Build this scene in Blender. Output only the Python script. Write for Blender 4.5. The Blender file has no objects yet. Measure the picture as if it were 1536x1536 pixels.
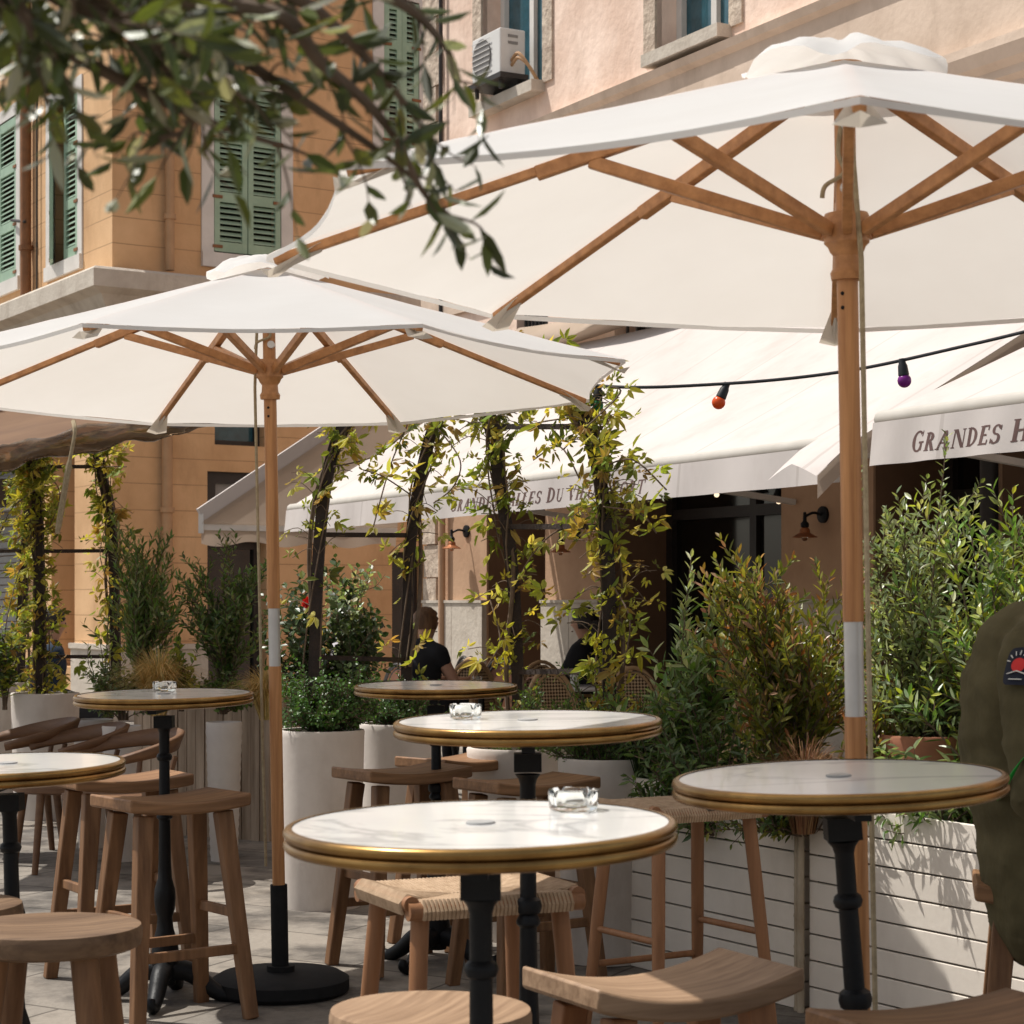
import bpy, bmesh, math, random
from mathutils import Vector, Matrix, Quaternion, noise
R = random.Random(7)
sc = bpy.context.scene
col = sc.collection
F, V0, EYE = 3095.0, 905.0, 1.55          # focal length in px of a 1536 px frame, horizon row, eye height
PI = math.pi
def W(u, v, Y): return Vector(((u-768)*Y/F, Y, EYE-(v-V0)*Y/F))
def gz(Y): return .0223*min(max(Y, 0), 8)  # the square climbs gently, then levels out
def G(u, Y): return Vector(((u-768)*Y/F, Y, gz(Y)))

# ------------------------------------------------------------------ materials
def nd(nt, t, **k):
    n = nt.nodes.new(t)
    for a, b in k.items():
        if a in n.inputs: n.inputs[a].default_value = b
        else: setattr(n, a, b)
    return n
def c4(c): return (c[0], c[1], c[2], 1)
def mat(name, a, b=None, rough=.6, scale=6, stretch=(1,1,1), bump=.0, bscale=60, bstretch=None, metal=0, spec=.4,
        transl=0, tcol=None, tint=False, detail=5, lo=.35, hi=.65, grime=0, groove=None, gax='Z', grot=0, gw=.006, gdark=(.35,.3,.25), trans=0, emit=0, coat=0):
    m = bpy.data.materials.new(name); m.use_nodes = True
    nt = m.node_tree; nt.nodes.clear(); L = nt.links.new
    out = nd(nt, 'ShaderNodeOutputMaterial'); p = nd(nt, 'ShaderNodeBsdfPrincipled')
    p.inputs['Roughness'].default_value = rough; p.inputs['Metallic'].default_value = metal
    p.inputs['Specular IOR Level'].default_value = spec
    p.inputs['Transmission Weight'].default_value = trans
    p.inputs['Coat Weight'].default_value = coat
    tc = nd(nt, 'ShaderNodeTexCoord'); mp = nd(nt, 'ShaderNodeMapping'); mp.inputs['Scale'].default_value = stretch
    L(tc.outputs['Object'], mp.inputs['Vector'])
    n1 = nd(nt, 'ShaderNodeTexNoise', Scale=scale, Detail=detail, Roughness=.6); L(mp.outputs[0], n1.inputs['Vector'])
    rp = nd(nt, 'ShaderNodeValToRGB'); rp.color_ramp.elements[0].position = lo; rp.color_ramp.elements[1].position = hi
    b = b or tuple(x*.75 for x in a)
    rp.color_ramp.elements[0].color = c4(b); rp.color_ramp.elements[1].color = c4(a)
    L(n1.outputs['Fac'], rp.inputs['Fac'])
    colr = rp.outputs['Color']
    def mul(c, fac_out, dark):
        mx = nd(nt, 'ShaderNodeMixRGB', blend_type='MULTIPLY'); mx.inputs['Color2'].default_value = c4(dark)
        L(fac_out, mx.inputs['Fac']); L(c, mx.inputs['Color1']); return mx.outputs[0]
    if grime:
        n2 = nd(nt, 'ShaderNodeTexNoise', Scale=1.1, Detail=8, Roughness=.7)
        mg = nd(nt, 'ShaderNodeMapping'); mg.inputs['Scale'].default_value = (1.6, 1.6, .55)
        L(tc.outputs['Object'], mg.inputs['Vector']); L(mg.outputs[0], n2.inputs['Vector'])
        r2 = nd(nt, 'ShaderNodeValToRGB'); r2.color_ramp.elements[0].position = .5; r2.color_ramp.elements[1].position = .75
        r2.color_ramp.elements[1].color = (grime, grime, grime, 1)
        L(n2.outputs['Fac'], r2.inputs['Fac']); colr = mul(colr, r2.outputs[0], (.55, .5, .45))
    hgt = None
    if groove:                                    # horizontal joints struck into the render every `groove` metres
        sx = nd(nt, 'ShaderNodeSeparateXYZ'); mr = nd(nt, 'ShaderNodeMapping'); mr.inputs['Rotation'].default_value = (0,0,grot); L(tc.outputs['Object'], mr.inputs['Vector']); L(mr.outputs[0], sx.inputs[0])
        nw = nd(nt, 'ShaderNodeTexNoise', Scale=.8); L(tc.outputs['Object'], nw.inputs['Vector'])
        wm = nd(nt, 'ShaderNodeMath', operation='MULTIPLY_ADD'); wm.inputs[1].default_value = .02; L(nw.outputs['Fac'], wm.inputs[0]); L(sx.outputs[gax], wm.inputs[2])
        d = nd(nt, 'ShaderNodeMath', operation='PINGPONG'); d.inputs[1].default_value = groove/2; L(wm.outputs[0], d.inputs[0])
        lt = nd(nt, 'ShaderNodeMath', operation='LESS_THAN'); lt.inputs[1].default_value = gw; L(d.outputs[0], lt.inputs[0])
        fd = nd(nt, 'ShaderNodeMath', operation='MULTIPLY'); L(lt.outputs[0], fd.inputs[0]); L(n1.outputs['Fac'], fd.inputs[1])
        colr = mul(colr, fd.outputs[0], gdark)
    if tint:
        at = nd(nt, 'ShaderNodeAttribute', attribute_name='tint')
        mx = nd(nt, 'ShaderNodeMixRGB', blend_type='MULTIPLY', Fac=1.0); L(colr, mx.inputs['Color1']); L(at.outputs['Color'], mx.inputs['Color2']); colr = mx.outputs[0]
    L(colr, p.inputs['Base Color'])
    if emit:
        L(colr, p.inputs['Emission Color']); p.inputs['Emission Strength'].default_value = emit
    if bump:
        n3 = nd(nt, 'ShaderNodeTexNoise', Scale=bscale, Detail=4)
        mb = nd(nt, 'ShaderNodeMapping'); mb.inputs['Scale'].default_value = bstretch or stretch
        L(tc.outputs['Object'], mb.inputs['Vector']); L(mb.outputs[0], n3.inputs['Vector'])
        bp = nd(nt, 'ShaderNodeBump', Strength=bump, Distance=.02); L(n3.outputs['Fac'], bp.inputs['Height']); L(bp.outputs[0], p.inputs['Normal'])
    sh = p.outputs[0]
    if transl:
        tr = nd(nt, 'ShaderNodeBsdfTranslucent')
        if tcol:
            mt = nd(nt, 'ShaderNodeMixRGB', blend_type='MULTIPLY', Fac=1.0); mt.inputs['Color2'].default_value = c4(tcol); L(colr, mt.inputs['Color1']); L(mt.outputs[0], tr.inputs['Color'])
        else: L(colr, tr.inputs['Color'])
        ms = nd(nt, 'ShaderNodeMixShader', Fac=transl); L(sh, ms.inputs[1]); L(tr.outputs[0], ms.inputs[2]); sh = ms.outputs[0]
    L(sh, out.inputs['Surface'])
    return m
def marble_mat():
    m = mat('marble', (.80,.79,.77), (.74,.73,.72), rough=.16, scale=3, spec=.5, coat=.2)
    nt = m.node_tree; L = nt.links.new; p = [n for n in nt.nodes if n.type == 'BSDF_PRINCIPLED'][0]
    old = p.inputs['Base Color'].links[0].from_socket
    tc = [n for n in nt.nodes if n.type == 'TEX_COORD'][0]
    oi = nd(nt, 'ShaderNodeObjectInfo'); ad = nd(nt, 'ShaderNodeVectorMath', operation='ADD')
    mu = nd(nt, 'ShaderNodeVectorMath', operation='SCALE'); mu.inputs['Scale'].default_value = 3
    L(oi.outputs['Location'], mu.inputs[0]); L(tc.outputs['Object'], ad.inputs[0]); L(mu.outputs[0], ad.inputs[1])
    mp = nd(nt, 'ShaderNodeMapping'); mp.inputs['Rotation'].default_value = (0,0,.35); mp.inputs['Scale'].default_value = (1.0, 2.6, 1)
    L(ad.outputs[0], mp.inputs['Vector'])
    n = nd(nt, 'ShaderNodeTexNoise', Scale=1.15, Detail=8, Roughness=.55, Distortion=1.2); L(mp.outputs[0], n.inputs['Vector'])
    r = nd(nt, 'ShaderNodeValToRGB'); e = r.color_ramp.elements
    e[0].position = .465; e[0].color = (0,0,0,1); e[1].position = .535; e[1].color = (0,0,0,1)
    x = e.new(.50); x.color = (.55,.55,.55,1)
    L(n.outputs['Fac'], r.inputs['Fac'])
    mx = nd(nt, 'ShaderNodeMixRGB'); mx.inputs['Color2'].default_value = (.33,.34,.345,1); L(r.outputs[0], mx.inputs['Fac']); L(old, mx.inputs['Color1'])
    L(mx.outputs[0], p.inputs['Base Color'])
    return m
def paving_mat():
    m = mat('paving', (.25,.225,.195), (.085,.075,.066), rough=.85, scale=3.2, bump=.35, bscale=25, grime=.8, lo=.36, hi=.55, detail=10)
    nt = m.node_tree; L = nt.links.new; p = [n for n in nt.nodes if n.type == 'BSDF_PRINCIPLED'][0]
    old = p.inputs['Base Color'].links[0].from_socket
    tc = [n for n in nt.nodes if n.type == 'TEX_COORD'][0]
    mp = nd(nt, 'ShaderNodeMapping'); mp.inputs['Rotation'].default_value = (0,0,.5)
    nw = nd(nt, 'ShaderNodeTexNoise', Scale=2.0); 
    L(tc.outputs['Object'], nw.inputs['Vector'])
    sc_ = nd(nt, 'ShaderNodeVectorMath', operation='SCALE'); sc_.inputs['Scale'].default_value = .05; L(nw.outputs['Color'], sc_.inputs[0])
    ad = nd(nt, 'ShaderNodeVectorMath', operation='ADD'); L(tc.outputs['Object'], ad.inputs[0]); L(sc_.outputs[0], ad.inputs[1])
    L(ad.outputs[0], mp.inputs['Vector'])
    b = nd(nt, 'ShaderNodeTexBrick', Scale=1.0); b.inputs['Brick Width'].default_value = .95; b.inputs['Row Height'].default_value = .55
    b.inputs['Mortar Size'].default_value = .007; b.inputs['Color1'].default_value = (.75,.75,.75,1); b.inputs['Color2'].default_value = (1.15,1.12,1.08,1); b.inputs['Mortar'].default_value = (.42,.40,.38,1)
    L(mp.outputs[0], b.inputs['Vector'])
    mx = nd(nt, 'ShaderNodeMixRGB', blend_type='MULTIPLY', Fac=1.0); L(old, mx.inputs['Color1']); L(b.outputs['Color'], mx.inputs['Color2'])
    L(mx.outputs[0], p.inputs['Base Color'])
    return m
def cane_mat():                                   # woven cane: light strands over dark gaps
    m = mat('woven_cane', (.62,.45,.27), (.45,.3,.17), rough=.55)
    nt = m.node_tree; L = nt.links.new; p = [n for n in nt.nodes if n.type == 'BSDF_PRINCIPLED'][0]
    old = p.inputs['Base Color'].links[0].from_socket; tc = [n for n in nt.nodes if n.type == 'TEX_COORD'][0]
    ck = nd(nt, 'ShaderNodeTexChecker', Scale=58); mp = nd(nt, 'ShaderNodeMapping'); mp.inputs['Rotation'].default_value = (0, .785, 0)
    mp.inputs['Scale'].default_value = (1, .01, 1)
    ck.inputs['Color1'].default_value = (1,1,1,1); ck.inputs['Color2'].default_value = (.12,.09,.07,1)
    L(tc.outputs['Object'], mp.inputs[0]); L(mp.outputs[0], ck.inputs['Vector'])
    mx = nd(nt, 'ShaderNodeMixRGB', blend_type='MULTIPLY', Fac=1.0); L(old, mx.inputs['Color1']); L(ck.outputs['Color'], mx.inputs['Color2']); L(mx.outputs[0], p.inputs['Base Color'])
    return m
M = {}
M['ground'] = paving_mat()
M['ochre'] = mat('ochre_render', (.76,.49,.27), (.57,.34,.17), rough=.9, scale=1.0, lo=.3, hi=.7, bump=.15, bscale=30, grime=.55, groove=.31)
M['pink'] = mat('pink_render', (.93,.73,.61), (.74,.54,.43), rough=.9, scale=1.6, bump=.35, bscale=14, grime=.55)
M['tan'] = mat('tan_render', (.52,.335,.215), (.45,.28,.175), rough=.9, scale=2, bump=.2, bscale=18, grime=.5)
M['frieze'] = mat('frieze_render', (.70,.56,.45), (.60,.47,.37), rough=.9, scale=2.5, bump=.2, bscale=18, grime=.6)
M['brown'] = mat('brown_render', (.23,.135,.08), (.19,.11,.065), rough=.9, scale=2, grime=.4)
M['stone'] = mat('pale_stone', (.60,.54,.46), (.50,.44,.37), rough=.85, scale=3, bump=.3, bscale=22, grime=.7)
M['rough_stone'] = mat('rough_stone', (.62,.52,.42), (.42,.33,.26), rough=.95, scale=9, bump=1.0, bscale=16, grime=.5)
M['white_paint'] = mat('white_paint', (.72,.69,.65), (.64,.61,.57), rough=.55, scale=4, bump=.05, grime=.25)
M['shutter'] = mat('green_shutter', (.36,.50,.37), (.29,.42,.31), rough=.55, scale=5, grime=.4)
M['glass_dark'] = mat('dark_glass', (.012,.011,.01), (.008,.008,.008), rough=.08, spec=.5)
M['glass_blue'] = mat('blue_pane', (.035,.115,.15), (.02,.07,.09), rough=.05, spec=.6)
M['dark_frame'] = mat('dark_frame', (.035,.03,.028), rough=.5)
M['roller'] = mat('grey_roller', (.30,.29,.28), (.25,.245,.24), rough=.6)
M['pipe'] = mat('painted_pipe', (.50,.30,.16), (.42,.25,.13), rough=.6, scale=4, grime=.4)
M['rust_pipe'] = mat('rusty_pipe', (.28,.12,.05), (.20,.09,.04), rough=.7, scale=8)
M['canopy'] = mat('canvas', (.81,.81,.805), (.775,.77,.76), rough=.95, scale=2, bump=.06, bscale=300, transl=.46, tcol=(.92,.875,.82), spec=.1)
M['pocket'] = mat('canvas_pocket', (.72,.69,.64), (.66,.63,.58), rough=.95, transl=.34, tcol=(.9,.83,.74), spec=.1)
M['awning'] = mat('awning_cloth', (.62,.57,.545), (.56,.515,.49), rough=.95, scale=1.2, bump=.05, bscale=200, transl=.10, spec=.1, grime=.35, groove=1.2, gax='X', grot=1.096, gw=.012, gdark=(.72,.70,.68))
M['awning_side'] = mat('awning_side_cloth', (.52,.42,.34), (.46,.37,.29), rough=.95, scale=1.5, transl=.25, spec=.1)
M['letters'] = mat('brown_lettering', (.10,.055,.05), (.13,.075,.065), rough=.8)
M['brown_canvas'] = mat('brown_canvas', (.17,.095,.05), (.13,.07,.038), rough=.9, transl=.05, scale=2)
M['plastic'] = mat('clear_plastic_sheet', (.50,.36,.23), (.22,.14,.08), rough=.10, spec=.6, scale=5, stretch=(1,1,3), bump=.5, bscale=4, trans=.75)
M['teak'] = mat('umbrella_wood', (.58,.285,.115), (.36,.155,.055), rough=.5, scale=55, stretch=(1,1,.03), coat=.15)
M['teak_rib'] = mat('umbrella_rib_wood', (.55,.265,.105), (.36,.16,.058), rough=.5, scale=28, detail=8, coat=.15)
M['alu'] = mat('brushed_metal', (.62,.61,.6), (.55,.54,.53), rough=.38, metal=.5, scale=10)
M['rope'] = mat('rope', (.42,.34,.22), (.3,.24,.15), rough=.9, scale=60)
M['black_iron'] = mat('black_iron', (.007,.008,.010), (.005,.005,.006), rough=.5, spec=.25, bump=.1, bscale=80)
M['black_rubber'] = mat('black_plastic', (.014,.014,.015), (.009,.009,.01), rough=.75, spec=.25, scale=20)
M['marble'] = marble_mat()
M['brass'] = mat('brass', (.38,.225,.075), (.22,.12,.038), rough=.27, metal=.85, scale=10)
M['plug'] = mat('grey_plug', (.38,.38,.37), (.3,.3,.3), rough=.5)
M['woven_cane'] = cane_mat()
M['glass'] = mat('clear_glass', (.97,.99,.98), (.97,.99,.98), rough=.02, trans=1, spec=.5)
def wood(n, a, b, st, **k): return mat(n, a, b, rough=.55, scale=k.pop('scale', 34), stretch=st, bump=.12, bscale=30, lo=.3, hi=.7, detail=7, **k)
M['seat_x'] = wood('stool_seat_wood', (.30,.158,.074), (.13,.062,.027), (.07,1,1))
M['leg_z'] = wood('stool_leg_wood', (.26,.132,.06), (.12,.056,.024), (1,1,.06))
M['pale_x'] = wood('pale_seat_wood', (.38,.25,.155), (.20,.12,.068), (.07,1.3,1), scale=36)
M['pale_z'] = wood('pale_leg_wood', (.34,.16,.072), (.21,.095,.042), (1,1,.06))
M['round_x'] = wood('dark_round_seat_wood', (.22,.135,.075), (.085,.046,.024), (.07,1.2,1), scale=34)
M['cord'] = mat('woven_paper_cord', (.47,.335,.22), (.34,.23,.14), rough=.8, scale=40)
M['chair_wood'] = wood('lounge_chair_wood', (.17,.085,.04), (.11,.052,.025), (.2,.2,1))
M['planks'] = wood('weathered_planks', (.62,.48,.36), (.22,.145,.09), (6,6,.45), scale=2.2)
M['planter_white'] = mat('white_boards', (.83,.76,.67), (.75,.68,.60), rough=.7, scale=3, bump=.04, bscale=40, grime=.35)
M['pot'] = mat('white_concrete', (.66,.60,.545), (.58,.52,.47), rough=.9, scale=4, bump=.06, bscale=45, grime=.6)
M['soil'] = mat('soil', (.05,.033,.022), (.03,.02,.014), rough=1, bump=.8, bscale=50)
M['terracotta'] = mat('terracotta', (.38,.16,.09), (.30,.12,.07), rough=.85)
M['bamboo'] = mat('bamboo', (.55,.47,.36), (.35,.27,.18), rough=.6, scale=9, stretch=(1,1,.5))
M['trellis'] = mat('dark_rusted_steel', (.045,.03,.024), (.028,.02,.018), rough=.8, scale=14, bump=.3)
M['bark'] = mat('bark', (.12,.08,.055), (.07,.045,.03), rough=.95, scale=20, bump=.5)
M['twig'] = mat('twig', (.17,.12,.085), (.11,.075,.05), rough=.9, scale=20)
M['leaf'] = mat('leaf', (1.85,1.85,1.75), (1.3,1.35,1.2), rough=.36, scale=5, tint=True, transl=.38, tcol=(1.3,1.3,.55), spec=.6)
M['olive_leaf'] = mat('olive_leaf', (1,1,1), (.85,.85,.85), rough=.38, scale=9, tint=True, transl=.22, tcol=(1.3,1.3,.6), spec=.5)
M['vine_leaf'] = mat('vine_leaf', (1,1,1), (.85,.85,.85), rough=.45, scale=9, tint=True, transl=.5, tcol=(1.15,1.1,.55), spec=.4)
M['grass'] = mat('grass_blade', (1,1,1), (.85,.85,.85), rough=.6, scale=9, tint=True, transl=.3, spec=.3)
M['flower'] = mat('red_petal', (.70,.04,.025), (.55,.02,.015), rough=.6, transl=.2)
M['copper'] = mat('copper', (.42,.17,.075), (.28,.11,.05), rough=.4, metal=.7, scale=8)
M['ac'] = mat('white_enamel', (.70,.69,.67), (.66,.65,.63), rough=.4, grime=.2)
M['ac_dark'] = mat('grille_grey', (.25,.24,.23), (.2,.19,.18), rough=.5)
M['cable'] = mat('black_cable', (.012,.014,.018), rough=.5)
M['orange'] = mat('orange_bulb', (.85,.12,.02), (.8,.11,.02), rough=.25, transl=.25)
M['purple'] = mat('purple_bulb', (.22,.02,.25), (.2,.018,.23), rough=.25, transl=.25)
M['green'] = mat('green_bulb', (.01,.36,.15), (.01,.33,.14), rough=.25, transl=.25)
M['lit'] = mat('warm_lit_bulb', (1,.75,.5), (1,.75,.5), emit=1.5)
M['jacket'] = mat('khaki_jacket_cloth', (.105,.090,.048), (.075,.064,.034), rough=.95, scale=9, bump=.7, bscale=11, bstretch=(1,1,.45), spec=.15)
M['trousers'] = mat('dark_trousers', (.03,.03,.035), rough=.9)
M['navy'] = mat('navy_cloth', (.015,.03,.055), (.01,.02,.04), rough=.9)
M['black_cloth'] = mat('black_cloth', (.012,.012,.014), rough=.9)
M['grey_cloth'] = mat('grey_cloth', (.42,.40,.42), (.36,.34,.36), rough=.9)
M['skin'] = mat('skin', (.55,.31,.21), (.5,.27,.18), rough=.55)
M['hair_dark'] = mat('dark_hair', (.012,.009,.008), (.02,.014,.01), rough=.5, scale=30, stretch=(1,1,.2), bump=.4)
M['hair_fair'] = mat('light_brown_hair', (.20,.10,.045), (.10,.05,.022), rough=.5, scale=30, stretch=(1,1,.2), bump=.4)
M['patch'] = mat('patch_navy', (.012,.015,.03), rough=.9)
M['patch_red'] = mat('patch_red', (.6,.03,.03), rough=.8)
M['patch_white'] = mat('patch_white', (.7,.7,.68), rough=.8)
M['green_strap'] = mat('green_strap', (.03,.45,.07), (.025,.4,.06), rough=.35, transl=.3)
M['leather'] = mat('brown_chair_back', (.27,.12,.065), (.2,.09,.05), rough=.5)
M['rattan'] = mat('rattan', (.52,.34,.18), (.4,.25,.13), rough=.5)
M['eye'] = mat('eye', (.05,.03,.02), rough=.2)
M['cushion'] = mat('pale_cushion', (.45,.47,.5), (.38,.4,.43), rough=.9)

# ------------------------------------------------------------------ mesh helpers
class MB:
    def __init__(s): s.v = []; s.f = []; s.t = []
    def add(s, vs, fs):
        o = len(s.v); s.v += [Vector(x) for x in vs]; s.f += [tuple(i+o for i in f) for f in fs]
    def hexa(s, p):                                   # 8 corners: bottom 4 ccw, top 4 ccw
        s.add(p, [(3,2,1,0),(4,5,6,7),(0,1,5,4),(1,2,6,5),(2,3,7,6),(3,0,4,7)])
    def box(s, c, d, m=None):
        x, y, z = d[0]/2, d[1]/2, d[2]/2
        p = [Vector(q) for q in ((-x,-y,-z),(x,-y,-z),(x,y,-z),(-x,y,-z),(-x,-y,z),(x,-y,z),(x,y,z),(-x,y,z))]
        c = Vector(c); s.hexa([c+(m @ q if m else q) for q in p])
    def beam(s, a, b, w, h, up=(0,0,1), w2=None, h2=None):
        a, b = Vector(a), Vector(b); z = (b-a).normalized(); x = z.cross(Vector(up))
        if x.length < 1e-4: x = z.cross(Vector((0,1,0)))
        x.normalize(); y = x.cross(z); w2 = w2 or w; h2 = h2 or h
        q = lambda c, w, h: [c-x*w/2-y*h/2, c+x*w/2-y*h/2, c+x*w/2+y*h/2, c-x*w/2+y*h/2]
        s.hexa(q(a, w, h)+q(b, w2, h2))
    def tube(s, pts, r, n=8, cap=True):
        pts = [Vector(p) for p in pts]; k = len(pts)
        rr = r if isinstance(r, (list, tuple)) else [r]*k
        o = len(s.v); ref = None
        for i, p in enumerate(pts):
            t = (pts[min(i+1, k-1)]-pts[max(i-1, 0)])
            t = t.normalized() if t.length > 1e-9 else Vector((0,0,1))
            if ref is None:
                ref = t.cross(Vector((0,0,1)));
                if ref.length < .05: ref = t.cross(Vector((0,1,0)))
            ref = (ref - t*ref.dot(t)).normalized(); b = t.cross(ref)
            for j in range(n):
                a = 2*PI*j/n; s.v.append(p+(ref*math.cos(a)+b*math.sin(a))*rr[i])
        for i in range(k-1):
            for j in range(n):
                s.f.append((o+i*n+j, o+i*n+(j+1)%n, o+(i+1)*n+(j+1)%n, o+(i+1)*n+j))
        if cap:
            s.f.append(tuple(o+j for j in range(n))[::-1]); s.f.append(tuple(o+(k-1)*n+j for j in range(n)))
    def lathe(s, prof, n=32, c=(0,0,0), m=None):       # prof: (r, z); ends with r=0 close on the axis
        c = Vector(c); o = len(s.v); k = len(prof)
        for r, z in prof:
            for j in range(n):
                a = 2*PI*j/n; q = Vector((max(r, 1e-5)*math.cos(a), max(r, 1e-5)*math.sin(a), z)); s.v.append(c+(m @ q if m else q))
        for i in range(k-1):
            for j in range(n):
                s.f.append((o+i*n+j, o+i*n+(j+1)%n, o+(i+1)*n+(j+1)%n, o+(i+1)*n+j))
    def sphere(s, c, r, n=12, m=None, sq=(1,1,1)):
        k = n//2+1
        b = len(s.v); s.lathe([(math.sin(PI*i/(k-1)), -math.cos(PI*i/(k-1))) for i in range(k)], n)
        for i in range(b, len(s.v)):
            q = Vector((s.v[i][0]*r*sq[0], s.v[i][1]*r*sq[1], s.v[i][2]*r*sq[2])); s.v[i] = Vector(c)+(m @ q if m else q)
    def grid(s, fn, nu, nv):
        o = len(s.v)
        for i in range(nu+1):
            for j in range(nv+1): s.v.append(Vector(fn(i/nu, j/nv)))
        for i in range(nu):
            for j in range(nv):
                a = o+i*(nv+1)+j; s.f.append((a, a+nv+1, a+nv+2, a+1))
    def build(s, name, m, parent=None, world=False, smooth=None, bevel=0, loc=None, thick=0):
        me = bpy.data.meshes.new(name); off = Vector((0,0,0))
        if world and parent is not None: off = parent.matrix_world.translation if False else world_loc(parent)
        if loc is not None and parent is None: off = Vector(loc)
        me.from_pydata([tuple(v-off) for v in s.v], [], s.f); me.update()
        bm = bmesh.new(); bm.from_mesh(me)
        if not s.t:
            bmesh.ops.remove_doubles(bm, verts=bm.verts, dist=1e-5)
            bmesh.ops.recalc_face_normals(bm, faces=bm.faces)
        bm.to_mesh(me); bm.free()
        o = bpy.data.objects.new(name, me); col.objects.link(o); me.materials.append(M[m] if isinstance(m, str) else m)
        if parent is not None: o.parent = parent
        elif loc is not None: o.location = loc
        if s.t:
            at = me.color_attributes.new('tint', 'FLOAT_COLOR', 'POINT')
            at.data.foreach_set('color', [x for c in s.t for x in (c[0], c[1], c[2], 1)])
        ang = smooth if smooth is not None else 40
        if ang: 
            for p in me.polygons: p.use_smooth = True
            me.set_sharp_from_angle(angle=math.radians(ang))
        if thick:
            md = o.modifiers.new('thickness', 'SOLIDIFY'); md.thickness = thick; md.offset = 0
        if bevel:
            md = o.modifiers.new('edge', 'BEVEL'); md.width = bevel; md.segments = 2; md.limit_method = 'ANGLE'; md.angle_limit = .6
        return o
def world_loc(o):
    p = Vector(o.location)
    while o.parent: o = o.parent; p += Vector(o.location)
    return p
def thing(name, label, cat, loc=(0,0,0), rot=(0,0,0), group=None):
    o = bpy.data.objects.new(name, None); col.objects.link(o); o.location = loc; o.rotation_euler = rot
    o.empty_display_size = .1; o['label'] = label; o['category'] = cat
    if group: o['group'] = group
    return o
def tag(o, label, cat, group=None):
    o['label'] = label; o['category'] = cat
    if group: o['group'] = group
    return o
def dup(r, label, loc, rot=(0,0,0), scale=None):
    c = r.copy(); col.objects.link(c); c.location = loc; c.rotation_euler = rot; c['label'] = label
    if scale: c.scale = scale
    def kids(a, b):
        for ch in a.children:
            d = ch.copy(); col.objects.link(d); d.parent = b; kids(ch, d)
    kids(r, c)
    return c
def bez(pts, n=12):                                    # smooth Catmull-Rom through points
    P = [Vector(p) for p in pts]; out = []
    for i in range(len(P)-1):
        a, b, c, d = P[max(i-1,0)], P[i], P[i+1], P[min(i+2,len(P)-1)]
        for k in range(n):
            t = k/n; out.append(.5*((2*b)+(c-a)*t+(2*a-5*b+4*c-d)*t*t+(3*b-a-3*c+d)*t**3))
    out.append(P[-1]); return out

# ------------------------------------------------------------------ facade frames
class Face:
    def __init__(s, p0, d, n): s.p = Vector((p0[0], p0[1], 0)); s.d = Vector((d[0], d[1], 0)); s.n = Vector((n[0], n[1], 0))
    def P(s, a, z, w=0): return s.p+s.d*a+s.n*w+Vector((0,0,z))
    def S(s, u, w=0):
        k = (u-768)/F; p = s.p+s.n*w
        return (k*p.y-p.x)/(s.d.x-k*s.d.y)
    def Z(s, u, v, w=0):
        Y = (s.p+s.n*w+s.d*s.S(u, w)).y; return EYE-(v-V0)*Y/F
    def box(s, mb, a0, a1, z0, z1, w0, w1):
        mb.hexa([s.P(a0,z0,w1), s.P(a1,z0,w1), s.P(a1,z0,w0), s.P(a0,z0,w0), s.P(a0,z1,w1), s.P(a1,z1,w1), s.P(a1,z1,w0), s.P(a0,z1,w0)])
    def wall(s, mb, a0, a1, z0, z1, ops, depth=.3, w=0):
        A = sorted({a0, a1}|{x for o in ops for x in o[:2] if a0 < x < a1}); Z = sorted({z0, z1}|{x for o in ops for x in o[2:4] if z0 < x < z1})
        for i in range(len(A)-1):
            for j in range(len(Z)-1):
                ca, cz = (A[i]+A[i+1])/2, (Z[j]+Z[j+1])/2
                if any(o[0] < ca < o[1] and o[2] < cz < o[3] for o in ops): continue
                mb.add([s.P(A[i],Z[j],w), s.P(A[i+1],Z[j],w), s.P(A[i+1],Z[j+1],w), s.P(A[i],Z[j+1],w)], [(0,1,2,3)])
        for o in ops:
            dd = o[4] if len(o) > 4 else depth
            q = [(o[0],o[2]),(o[1],o[2]),(o[1],o[3]),(o[0],o[3])]
            for i in range(4):
                (x0,y0),(x1,y1) = q[i], q[(i+1)%4]
                mb.add([s.P(x0,y0,w), s.P(x1,y1,w), s.P(x1,y1,w-dd), s.P(x0,y0,w-dd)], [(0,1,2,3)])
def sweep(mb, path, prof):                             # path: list of (point, mitred outward vector), prof: closed (w, z)
    k = len(prof); o = len(mb.v)
    for p, n in path:
        for w, z in prof: mb.v.append(p+n*w+Vector((0,0,z)))
    for i in range(len(path)-1):
        for j in range(k): mb.f.append((o+i*k+j, o+i*k+(j+1)%k, o+(i+1)*k+(j+1)%k, o+(i+1)*k+j))
    mb.f.append(tuple(range(o, o+k))); mb.f.append(tuple(range(o+(len(path)-1)*k, o+len(path)*k))[::-1])

# ================================================================== SETTING
mb = MB()
ys = [-25, 0, 2, 4, 6, 8, 12, 20, 40, 90]
mb.grid(lambda a, b: (-60+120*a, ys[int(round(b*9))], gz(ys[int(round(b*9))])), 12, 9)
g = mb.build('ground', 'ground'); g['kind'] = 'structure'

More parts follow.
